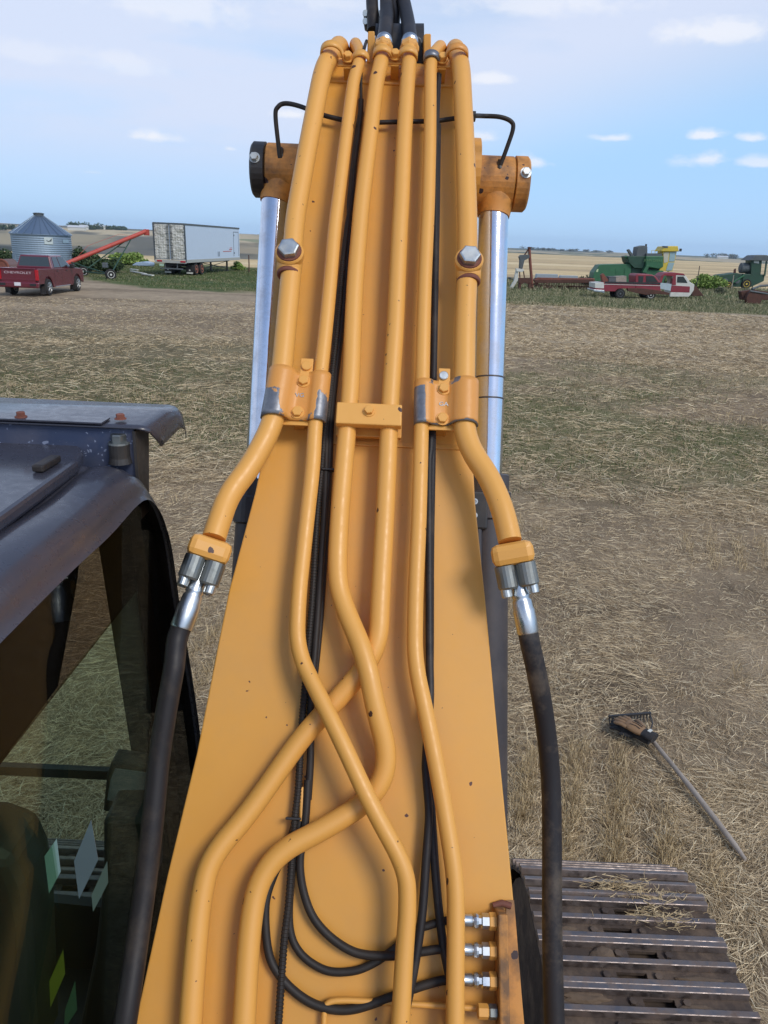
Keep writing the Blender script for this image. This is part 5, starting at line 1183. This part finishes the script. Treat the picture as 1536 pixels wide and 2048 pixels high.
# ---- old red pickup and the cut-off truck cab leaning behind it
def old_pickup():
    y = 57.5; T = wroot('pickup_truck', G(1250, 604), 'sun faded old red extended cab pickup with junk in its bed', 'pickup truck')
    b = pxprism('bed', [(1191, 567), (1208, 565), (1271, 566), (1271, 577), (1256, 578), (1250, 577), (1244, 577), (1236, 578), (1230, 583), (1210, 583), (1191, 580)], y, 1.75, M_oldred, T, .03)
    pxprism('tailgate', [(1190, 566), (1208, 565), (1208, 577), (1190, 576)], y - .02, 1.8, M_white, b, .02)
    pxprism('bumper', [(1187, 579), (1209, 580), (1209, 586), (1187, 583)], y - .1, 1.95, M_bright, T, .03)
    c = pxprism('cab', [(1271, 551), (1275, 548), (1304, 549), (1312, 553), (1320, 564), (1322, 583), (1271, 583)], y, 1.75, M_oldred, T, .05)
    pxprism('side_window', [(1277, 552), (1287, 552), (1286, 564), (1277, 564)], y - .02, .03, M_darkglass, c); pxprism('side_window', [(1292, 552), (1307, 552), (1316, 564), (1292, 564)], y - .02, .03, M_darkglass, c)
    pxprism('black_band', [(1210, 563), (1321, 565), (1321, 569), (1210, 567)], y - .012, .02, M_black, T)
    pxprism('silver_trim', [(1208, 568), (1321, 571), (1321, 572), (1208, 569)], y - .02, .02, M_white, T)
    for px in (1240, 1301):
        c_ = atY(px, 588, y + .12); c_.z = .36; wheel(T, c_, (0, 1, 0), .36, .25, M_white if px > 1290 else M_dull)
        c2 = c_.copy(); c2.y += 1.5; wheel(T, c2, (0, 1, 0), .36, .25)
    pxprism('fender_rust', [(1255, 576), (1290, 577), (1326, 582), (1340, 586), (1338, 590), (1315, 588), (1292, 590), (1282, 588), (1256, 582)], y - .06, .3, M_rust, T, .02)
    for nm, lb, ct, px, m_ in (('tool_box', 'grey metal box standing in the bed of the old red pickup', 'box', [(1218, 554), (1232, 554), (1232, 566), (1217, 566)], M_dull), ('wooden_crate', 'brown crate beside the grey box in the pickup bed', 'crate', [(1232, 554), (1253, 553), (1253, 566), (1232, 566)], M_wood)):
        q = wroot(nm, atY(px[3][0], px[3][1], y + .5), lb, ct); pxprism('side_board', px, y + .3, .8, m_, q, .01); pxprism('lid', [(px[0][0], px[0][1] - 1), (px[1][0], px[1][1] - 1), px[1], px[0]], y + .28, .84, m_, q)
    q = wroot('metal_chute', atY(1208, 566, y + .5), 'rusty red chute sticking up out of the pickup bed', 'chute'); pxprism('trough', [(1203, 550), (1207, 547), (1217, 560), (1215, 566), (1206, 564)], y + .3, .5, M_rust2, q, .01)
old_pickup()
def cab_shell():
    y = 60.5; T = wroot('truck_cab', G(1350, 598), 'cut-off red and white truck cab with an empty rear window opening', 'truck cab')
    k = MB(); rl = [(1318, 565), (1322, 555), (1328, 549), (1333, 547), (1365, 548), (1371, 551), (1379, 563), (1386, 567), (1388, 577), (1381, 588), (1341, 590), (1341, 570), (1319, 566)]
    c = pxprism('cab_body', [(1345, 552), (1349, 548), (1366, 549), (1372, 552), (1380, 564), (1389, 569), (1388, 580), (1380, 592), (1341, 591), (1342, 570), (1347, 566)], y, 1.5, M_white, T, .03)
    pxprism('door_panel', [(1343, 571), (1380, 573), (1379, 585), (1341, 584)], y - .02, .04, M_oldred, c)
    pxprism('roof', [(1322, 552), (1330, 546), (1350, 545), (1367, 547), (1371, 551), (1353, 550), (1350, 553), (1330, 551), (1324, 556)], y - .03, 1.6, M_oldred, c, .02)
    pxprism('rear_post', [(1322, 552), (1328, 551), (1323, 566), (1318, 564)], y - .02, 1.5, M_oldred, c); pxprism('rear_post', [(1347, 551), (1352, 551), (1352, 570), (1344, 570)], y - .03, .5, M_oldred, c)
    pxprism('back_panel', [(1320, 565), (1343, 568), (1342, 582), (1318, 577)], y - .01, .08, flat('pale_blue_panel', (.42, .52, .56), .5), c, .01)
    pxprism('side_window', [(1355, 553), (1367, 553), (1373, 562), (1375, 566), (1354, 565)], y - .02, .03, M_darkglass, c)
    pxprism('sill', [(1341, 586), (1379, 587), (1378, 593), (1340, 593)], y - .04, .2, M_white, c)
    pxprism('engine_remains', [(1384, 580), (1392, 572), (1402, 584), (1408, 592), (1384, 592)], y + .1, .9, M_rust, T, .03)
cab_shell()

# ---- seed drill, tall white stand, rusty frame, implement
def drill():
    y = 68.0; T = wroot('seed_drill', G(1130, 584), 'long rusty seed drill with a row of openers and grey lids', 'seed drill')
    pxprism('seed_box', [(1069, 560), (1075, 555), (1190, 557), (1186, 566), (1072, 566)], y, .9, M_rust2, T, .02)
    pxprism('hopper_face', [(1070, 560), (1188, 559), (1185, 565), (1072, 566)], y - .03, .04, M_rust, T)
    pxprism('lid', [(1074, 548), (1116, 549), (1116, 556), (1072, 556)], y + .1, .7, flat('grey_lid', (.32, .37, .40), .4), T, .02); pxprism('lid', [(1122, 551), (1156, 552), (1156, 557), (1120, 556)], y + .1, .7, flat('grey_lid_two', (.32, .36, .38), .4), T, .02)
    k = MB()
    rg = random.Random(3)
    for i in range(34):
        px = 1073 + i * 3.3; a = atY(px, 565, y + .1); b = atY(px + 1.2, 574, y + .05); k.sweep([a, b, b + V((.03, .25, -.12))], .028, 5)
        d = b.copy(); d.z = .18; k.lathe(d, d + V((1, 0, 0)), [(0, .17), (.02, .17)], 12)
    obj('opener', k, M_rust, T)
    pxprism('frame', [(1069, 572), (1190, 572), (1190, 574), (1069, 574)], y + .3, .2, M_rust, T)
    for px in (1072, 1188):
        c_ = atY(px, 572, y + .5); c_.z = .42; wheel(T, c_, (1, 0, 0), .42, .18, None, tm=M_rust)
drill()
def stand():
    y = 66.0; T = wroot('conveyor_stand', G(1040, 582), 'tall white and rusty elevator stand beside the seed drill', 'elevator')
    pxprism('white_leg', [(1032, 541), (1037, 538), (1036, 560), (1024, 580), (1017, 580), (1028, 562)], y, .35, M_white, T, .01)
    pxprism('white_head', [(1032, 537), (1047, 538), (1048, 542), (1044, 544), (1033, 543)], y - .1, .5, M_white, T, .02)
    pxprism('grey_hood', [(1038, 514), (1041, 510), (1060, 509), (1060, 515), (1049, 521), (1045, 538), (1039, 537), (1040, 520)], y - .1, .5, M_dull, T, .02)
    k = MB(); k.sweep([atY(1058.5, 495, y), atY(1060, 520, y), atY(1065, 580, y)], .12, 8); obj('rusty_pipe', k, M_rust2, T)
    k = MB(); k.sweep([atY(1049, 510, y), atY(1058, 497, y)], .06, 6); k.box(atY(1059, 495, y), (.3, .3, .08)); k.sweep([atY(1047, 542, y), atY(1049, 556, y)], .05, 6); k.sweep([atY(1039, 541, y), atY(1040, 560, y)], .05, 6); obj('brace', k, M_rust, T)
    y = 64.5; F_ = wroot('iron_frame', G(1050, 586), 'squat rusty iron frame with an arched opening', 'iron frame')
    pxprism('crosspiece', [(1038, 556), (1062, 556), (1062, 566), (1055, 568), (1050, 565), (1045, 568), (1038, 568)], y, .5, M_rust, F_); pxprism('leg', [(1038, 566), (1043, 568), (1041, 582), (1037, 582)], y, .5, M_rust, F_); pxprism('leg', [(1057, 566), (1062, 566), (1063, 582), (1058, 582)], y, .5, M_rust, F_)
    q = wroot('scrap_iron', G(1080, 584), 'low heap of bent rusty iron in the grass', 'scrap'); k = MB(); rg = random.Random(5); b = atY(1080, 580, 65.5); b.z = 0
    for i in range(16):
        a = b + V((rg.uniform(-1.2, 1.2), rg.uniform(-.4, .4), rg.uniform(.02, .4))); k.sweep([a, a + V((rg.uniform(-.6, .6), rg.uniform(-.3, .3), rg.uniform(-.1, .35)))], rg.uniform(.02, .05), 5)
    obj('iron_bar', k, M_rust, q)
    q = wroot('scrap_iron', G(1026, 574), 'tangled thin rails lying left of the white stand', 'scrap'); k = MB(); b = atY(1024, 573, 69); b.z = 0
    for i in range(12):
        a = b + V((rg.uniform(-1, 1.), rg.uniform(-.4, .4), rg.uniform(.1, .8))); k.sweep([a, a + V((rg.uniform(-1, 1), rg.uniform(-.3, .3), rg.uniform(-.1, .1)))], rg.uniform(.02, .04), 5)
    obj('iron_rail', k, M_dull, q)
stand()
def implement():
    y = 58.0; T = wroot('axle_frame', G(1505, 603), 'rusty wheeled axle frame lying at the right edge', 'axle')
    k = MB(); c = atY(1510, 592, y); c.z = .42
    for i in range(24):
        a0, a1 = R(180 * i / 24), R(180 * (i + 1) / 24)
    k.lathe(c, c + V((0, 1, 0)), [(0, .42), (.0, .58), (.3, .62), (.3, .42)], 28); obj('wheel_ring', k, M_rust, T)
    pxprism('axle_beam', [(1482, 583), (1505, 580), (1536, 583), (1560, 590), (1560, 600), (1485, 600)], y + .4, .6, M_rust, T, .03)
    k = MB(); k.sweep([atY(1504, 578, y), atY(1520, 572, y + .5), atY(1550, 570, y + .5)], .09, 6); k.sweep([atY(1500, 582, y), atY(1536, 588, y)], .07, 6); obj('drawbar', k, M_dull, T)
implement()
# ---- small things on the left
q = simple('tarped_heap', 'low heap under a pale blue tarpaulin left of the trailer', 'tarpaulin', G(300, 538), [('tarpaulin', [(264, 530), (272, 525), (288, 523), (300, 526), (300, 532), (266, 532)], 78, 1.5, flat('blue_tarp', (.35, .45, .58), .5), .15), ('heap', [(262, 532), (300, 531), (302, 536), (262, 536)], 78.1, 1.4, M_dull, .1)])
for i, (a, b, lb) in enumerate((((262, 545), (292, 551), 'upper of the white boards lying on the grass'), ((285, 551), (306, 554), 'lower right white board on the grass'), ((262, 541), (276, 543), 'short pale board farthest back on the grass'))):
    k = MB(); p, q_ = G(*a), G(*b); dd = (q_ - p); k.box((p + q_) / 2 + V((0, 0, .12)), (dd.length, .22, .07), dd.to_track_quat('X', 'Z').to_matrix()); tag(obj('white_board', k, M_white, None), lb, 'board', 'white boards on the grass')
def post(px, py, h, r, mat, lb, grp=None):
    k = MB(); p = G(px, py); k.sweep([p, p + V((.02, 0, h * .5)), p + V((0, .02, h))], [r, r * .9, r * .8], 8); tag(obj('fence_post', k, mat, None), lb, 'post', grp)
post(498, 545, 1.6, .06, M_rust, 'dark fence post right of the trailer', 'fence posts'); post(1462, 580, 1.5, .06, M_wood, 'grey wooden post in front of the dark combine hood', 'fence posts'); post(1504, 578, 1.5, .06, M_wood, 'pale post under the dark combine cab', 'fence posts'); post(1391, 580, 2.3, .05, M_black, 'thin black post right of the cut-off truck cab', 'fence posts')
def hopper_wagon():
    y = 50; T = wroot('hopper_wagon', G(15, 562), 'rusty hopper with a round red end behind the pickup', 'hopper')
    pxprism('hopper', [(-40, 520), (6, 518), (16, 529), (40, 526), (44, 540), (44, 552), (-40, 552)], y, 1.6, flat('brown_hopper', (.16, .10, .09), .7), T, .15)
    k = MB(); c = atY(4, 533, y - .05); k.lathe(c, c - V((0, 1, 0)), [(0, .48), (.1, .48), (.12, .42), (.06, .3)], 24); obj('round_end', k, M_rust2, T)
hopper_wagon()

# ---- foliage
def leaf_mesh(blobs, n, size, seed, flatk=.7):
    rg = np.random.default_rng(seed); allv = []
    vol = np.array([b[3] * b[4] * b[5] for b in blobs]); pk = rg.choice(len(blobs), n, p=vol / vol.sum()); B = np.array(blobs)[pk]
    d = rg.normal(0, 1, (n, 3)); d /= np.linalg.norm(d, axis=1)[:, None]; rr = rg.random(n) ** .45
    c = B[:, :3] + d * B[:, 3:6] * rr[:, None]
    a = rg.normal(0, 1, (n, 3)); a /= np.linalg.norm(a, axis=1)[:, None]; b = np.cross(a, rg.normal(0, 1, (n, 3))); b /= np.linalg.norm(b, axis=1)[:, None]
    s_ = size * rg.uniform(.5, 1.3, n)[:, None]
    vs = np.stack([c - a * s_, c + b * s_ * .5, c + a * s_, c - b * s_ * .5], 1).reshape(-1, 3)
    me = bpy.data.meshes.new('foliage'); me.vertices.add(len(vs)); me.vertices.foreach_set('co', vs.ravel().astype(np.float32)); me.loops.add(4 * n); me.loops.foreach_set('vertex_index', np.arange(4 * n, dtype=np.int32))
    me.polygons.add(n); me.polygons.foreach_set('loop_start', np.arange(0, 4 * n, 4, dtype=np.int32)); me.polygons.foreach_set('loop_total', np.full(n, 4, np.int32)); me.update(); me.validate(); return me
M_leafy = blade_mat('fresh_leaves', [(0, (.10, .18, .03)), (.5, (.22, .33, .07)), (1, (.38, .46, .15))]); M_leafd = blade_mat('dark_leaves', [(0, (.03, .055, .025)), (.6, (.055, .09, .035)), (1, (.10, .14, .06))])
M_leafg = blade_mat('grey_leaves', [(0, (.06, .07, .045)), (.6, (.13, .14, .085)), (1, (.22, .21, .13))])
def bush(name, px, py, wpx, hpx, y, mat, label, cat, n=2600, size=.11, seed=1, group=None, nb=7, trunk=True, h_fac=1.0):
    b = atY(px, py, y); b.z = height(np.array([b.x]), np.array([b.y]))[0]; k = y * 1.07 / F; w = wpx * k; h = hpx * k * h_fac
    T = root(name, b, label, cat, group); rg = random.Random(seed); bl = []
    for i in range(nb):
        x = rg.uniform(-.38, .38) * w; t = 1 - (abs(x) / (w * .5)) ** 2 * .7; rx = w * rg.uniform(.14, .24); rz_ = h * t * rg.uniform(.22, .34)
        bl.append((x, rg.uniform(-.3, .3) * w * .6, h * t * rg.uniform(.35, .72), rx, rx, rz_))
    bl.append((0, 0, h * .3, w * .42, w * .3, h * .28)); link('foliage', leaf_mesh(bl, n, size, seed), mat, T)
    k = MB()
    for i in range(5):
        q = bl[i % len(bl)]; k.sweep([(rg.uniform(-.1, .1) * w * .3, 0, -.05), (q[0] * .5, q[1] * .5, q[2] * .5), (q[0], q[1], q[2])], [.05 * h / 2, .035 * h / 2, .012 * h / 2], 6)
    obj('stems', k, M_wood, T)
bush('bush', 22, 548, 60, 40, 66, M_leafd, 'dark leafy bushes left of the grain bin', 'bush', 4200, .13, 21, nb=9)
bush('bush', 172, 550, 60, 46, 62, M_leafd, 'tall dark bush just right of the grain bin', 'bush', 3600, .12, 22)
bush('bush', 218, 549, 56, 28, 64, M_leafd, 'low dark bush under the auger tube', 'bush', 3000, .12, 23)
bush('bush', 255, 536, 70, 24, 80, M_leafy, 'bright green bush behind the auger wheels', 'bush', 3600, .14, 24, nb=9)
bush('bush', 478, 543, 30, 16, 78, M_leafy, 'small bright green bush right of the trailer', 'bush', 1500, .12, 25)
bush('bush', 521, 545, 14, 16, 70, M_leafd, 'dark shrub close to the left lift cylinder', 'bush', 900, .1, 26)
bush('bush', 1173, 557, 28, 24, 76, M_leafg, 'thin twiggy bush between the seed drill and the combine', 'bush', 700, .12, 27)
bush('bush', 1405, 578, 74, 30, 80, M_leafy, 'wide bright green bush between the combines', 'bush', 5200, .14, 28, nb=11)
bush('bush', 1440, 585, 30, 12, 72, M_leafg, 'low weedy clump in front of the dark combine', 'bush', 900, .1, 29)
bush('bush', 1325, 575, 30, 34, 78, M_leafy, 'green bush seen through the empty cab window', 'bush', 1500, .12, 30)
# far trees and farmsteads on the rim of the valley and the plain
fi = 0
OR = ('leftmost', 'second from left', 'third from left', 'fourth from left', 'fifth from left', 'sixth from left', 'seventh from left', 'last')
CLUMPS = [q + ' of the dark far tree clumps between bin roof and trailer' for q in OR] + ['dark far tree clump at the left picture edge', 'dark far tree clump just left of the bin'] + [q + ' of the low tree clumps on the horizon left of the green combine' for q in ('leftmost', 'second', 'third', 'fourth', 'fifth')] + [q + ' of three tree clumps on the skyline left of the dark combine' for q in ('left', 'middle', 'right')]
for px, r_, w, h in ((165, 1900, 60, 14), (172, 2000, 90, 16), (182, 1950, 70, 12), (193, 2100, 80, 12), (203, 2050, 60, 12), (215, 2150, 80, 14), (228, 2200, 60, 12), (240, 2250, 50, 12), (8, 1700, 40, 12), (28, 1750, 50, 12), (1068, 3600, 110, 16), (1090, 3700, 90, 14), (1120, 3800, 120, 14), (1163, 3900, 90, 14), (1210, 4000, 120, 14), (1438, 3300, 90, 22), (1452, 3300, 70, 20), (1468, 3350, 80, 22)):
    d = ray(px, 480); d = V((d.x, d.y, 0)).normalized(); p = d * r_; p.z = float(height(np.array([p.x]), np.array([p.y]))[0]) - 1; fi += 1
    T = root('shelterbelt_tree', p, CLUMPS[fi - 1], 'tree clump', 'far clumps of trees'); rg = random.Random(px); bl = [(rg.uniform(-.45, .45) * w, rg.uniform(-8, 8), h * rg.uniform(.35, .6), w * .16, 6, h * rg.uniform(.3, .5)) for i in range(6)]
    link('foliage', leaf_mesh(bl, 500, 2.6, px), M_leafg if px > 500 else M_leafd, T)
    k = MB(); [k.cyl((b[0], b[1], 0), (b[0], b[1], b[2]), .5, .25, 5) for b in bl[:3]]; obj('trunk', k, M_wood, T)
for px, r_, w, lb in ((156, 1800, 34, 'long white farm building left in the far row of trees'), (170, 1850, 16, 'small white house right of the long farm building'), (200, 2000, 26, 'white shed near the middle of the far tree row'), (214, 2050, 14, 'tiny pale building at the right of the far tree row'), (1451, 3200, 40, 'white farm building far out on the right plain')):
    d = ray(px, 480); d = V((d.x, d.y, 0)).normalized(); p = d * r_; p.z = float(height(np.array([p.x]), np.array([p.y]))[0]); T = root('farm_building', p, lb, 'farm building', 'far farm buildings')
    k = MB(); k.box((0, 0, 3), (w, 12, 6)); obj('wall', k, M_white, T); k = MB(); k.prism([(-w / 2 - 1, -7, 6.02), (-w / 2 - 1, 7, 6.02), (-w / 2 - 1, 0, 10)], (w + 2, 0, 0)); obj('roof', k, flat('pale_roof_%d' % px, (.6, .62, .64), .5), T)

# ---- rake with a pair of gloves lying on it
def rake():
    a, b = G(1312, 1490, .05), G(1491, 1720, .035); T = wroot('garden_rake', (a.x, a.y, 0), 'bow rake with a grey wooden handle lying in the straw', 'rake')
    pts = [a.lerp(b, t) + V((0, 0, .012 * math.sin(t * 3.1))) for t in np.linspace(-.08, 1, 12)]
    k = MB(); k.sweep(pts, [.0155] * 5 + [.0175] * 6 + [.010], 12); obj('handle', k, M_wood, T)
    h1, h2 = G(1217, 1433, .06), G(1302, 1426, .06); e = (h2 - h1).normalized(); k = MB(); k.box((h1 + h2) / 2, ((h2 - h1).length, .018, .016), e.to_track_quat('X', 'Z').to_matrix(), .003)
    for i in range(14):
        p = h1.lerp(h2, (i + .3) / 13.6); k.sweep([p, p + V((.0, -.012, -.03)), p + V((0, -.035, -.05))], [.006, .005, .003], 6)
    k.sweep(catmull([h1 + e * .01, (h1 + h2) / 2 + V((-.09, -.10, .0)), pts[0] + (a - b).normalized() * .02, pts[1]], 6), .005, 8); k.sweep(catmull([h2 - e * .01, (h1 + h2) / 2 + V((.13, -.10, 0)), pts[0] + (a - b).normalized() * .02, pts[1]], 6), .005, 8)
    obj('rake_head', k, M_black, T)
rake()
def glove(name, px, py, ang, z, m_palm, m_cuff, label, flip=1, sc=1.0):
    c = G(px, py, z); T = wroot(name, c, label, 'glove', 'pair of work gloves'); T['_w'] = list(c)
    Rz = M.Rotation(ang, 3, 'Z'); tr = lambda x, y, zz: c + Rz @ (V((x * flip, y, zz)) * sc)
    k = MB()
    # palm: squashed tube growing out of the cuff
    def flatsweep(pts, rads, fl):
        s0 = len(k.v); k.sweep([V(p) for p in pts], rads, 12)
        for i in range(s0, len(k.v)): x, y, zz = k.v[i]; k.v[i] = (x, y, .018 + (zz - .018) * fl)
    flatsweep([(0, -.05, .018), (0, -.02, .018), (.002, .02, .018), (.003, .05, .018), (.003, .062, .018)], [.036, .044, .047, .044, .036], .5)
    for x, L_, a in ((-.034, .066, .16), (-.012, .078, .05), (.012, .074, -.06), (.034, .060, -.2)):
        s, co_ = math.sin(a), math.cos(a); flatsweep([(x, .045, .018), (x - s * L_ * .5, .045 + co_ * L_ * .5, .024), (x - s * L_, .045 + co_ * L_, .016), (x - s * (L_ + .008), .045 + co_ * (L_ + .008), .012)], [.0125, .0125, .0115, .007], .85)
    flatsweep([(.036, -.02, .018), (.058, .008, .022), (.068, .036, .02), (.07, .046, .018)], [.016, .0145, .013, .008], .85)
    k.v = [tuple(tr(*v)) for v in k.v]; obj('palm_and_fingers', k, m_palm, T, 0)
    k = MB(); s0 = 0; k.sweep([V((0, -.115, .018)), V((0, -.10, .018)), V((0, -.06, .018)), V((0, -.046, .018))], [.043, .042, .037, .038], 14)
    k.v = [tuple(tr(x, y, .018 + (zz - .018) * .55)) for x, y, zz in k.v]; cf = obj('cuff', k, m_cuff, T)
    k = MB(); k.box((0, 0, 0), (.03, .018, .003)); k.v = [tuple(tr(x + .012, y - .075, zz + .041)) for x, y, zz in k.v]; obj('cuff_label', k, M_white, cf)
    k = MB()
    for q in (-.018, .006, .02): k.sweep([V((q, -.03, .0415)), V((q * .9 + .004, .0, .0425)), V((q * 1.1, .035, .041))], .0018, 6)
    k.v = [tuple(tr(*v)) for v in k.v]; obj('seam', k, m_cuff, T)
M_tan = paint('tan_glove_leather', (.29, .17, .085), .7, .25, dirt=.7, dirtc=(.10, .08, .06)); M_gb = paint('black_glove_fabric', (.02, .02, .022), .8, .2, dirt=.3)
glove('work_glove', 1272, 1462, R(42), .105, M_tan, M_gb, 'tan palmed glove lying palm up on top of the other glove', 1, 1.2)
glove('work_glove', 1262, 1468, R(50), .045, M_gb, M_gb, 'black glove half hidden under the tan one on the rake', -1, 1.2)
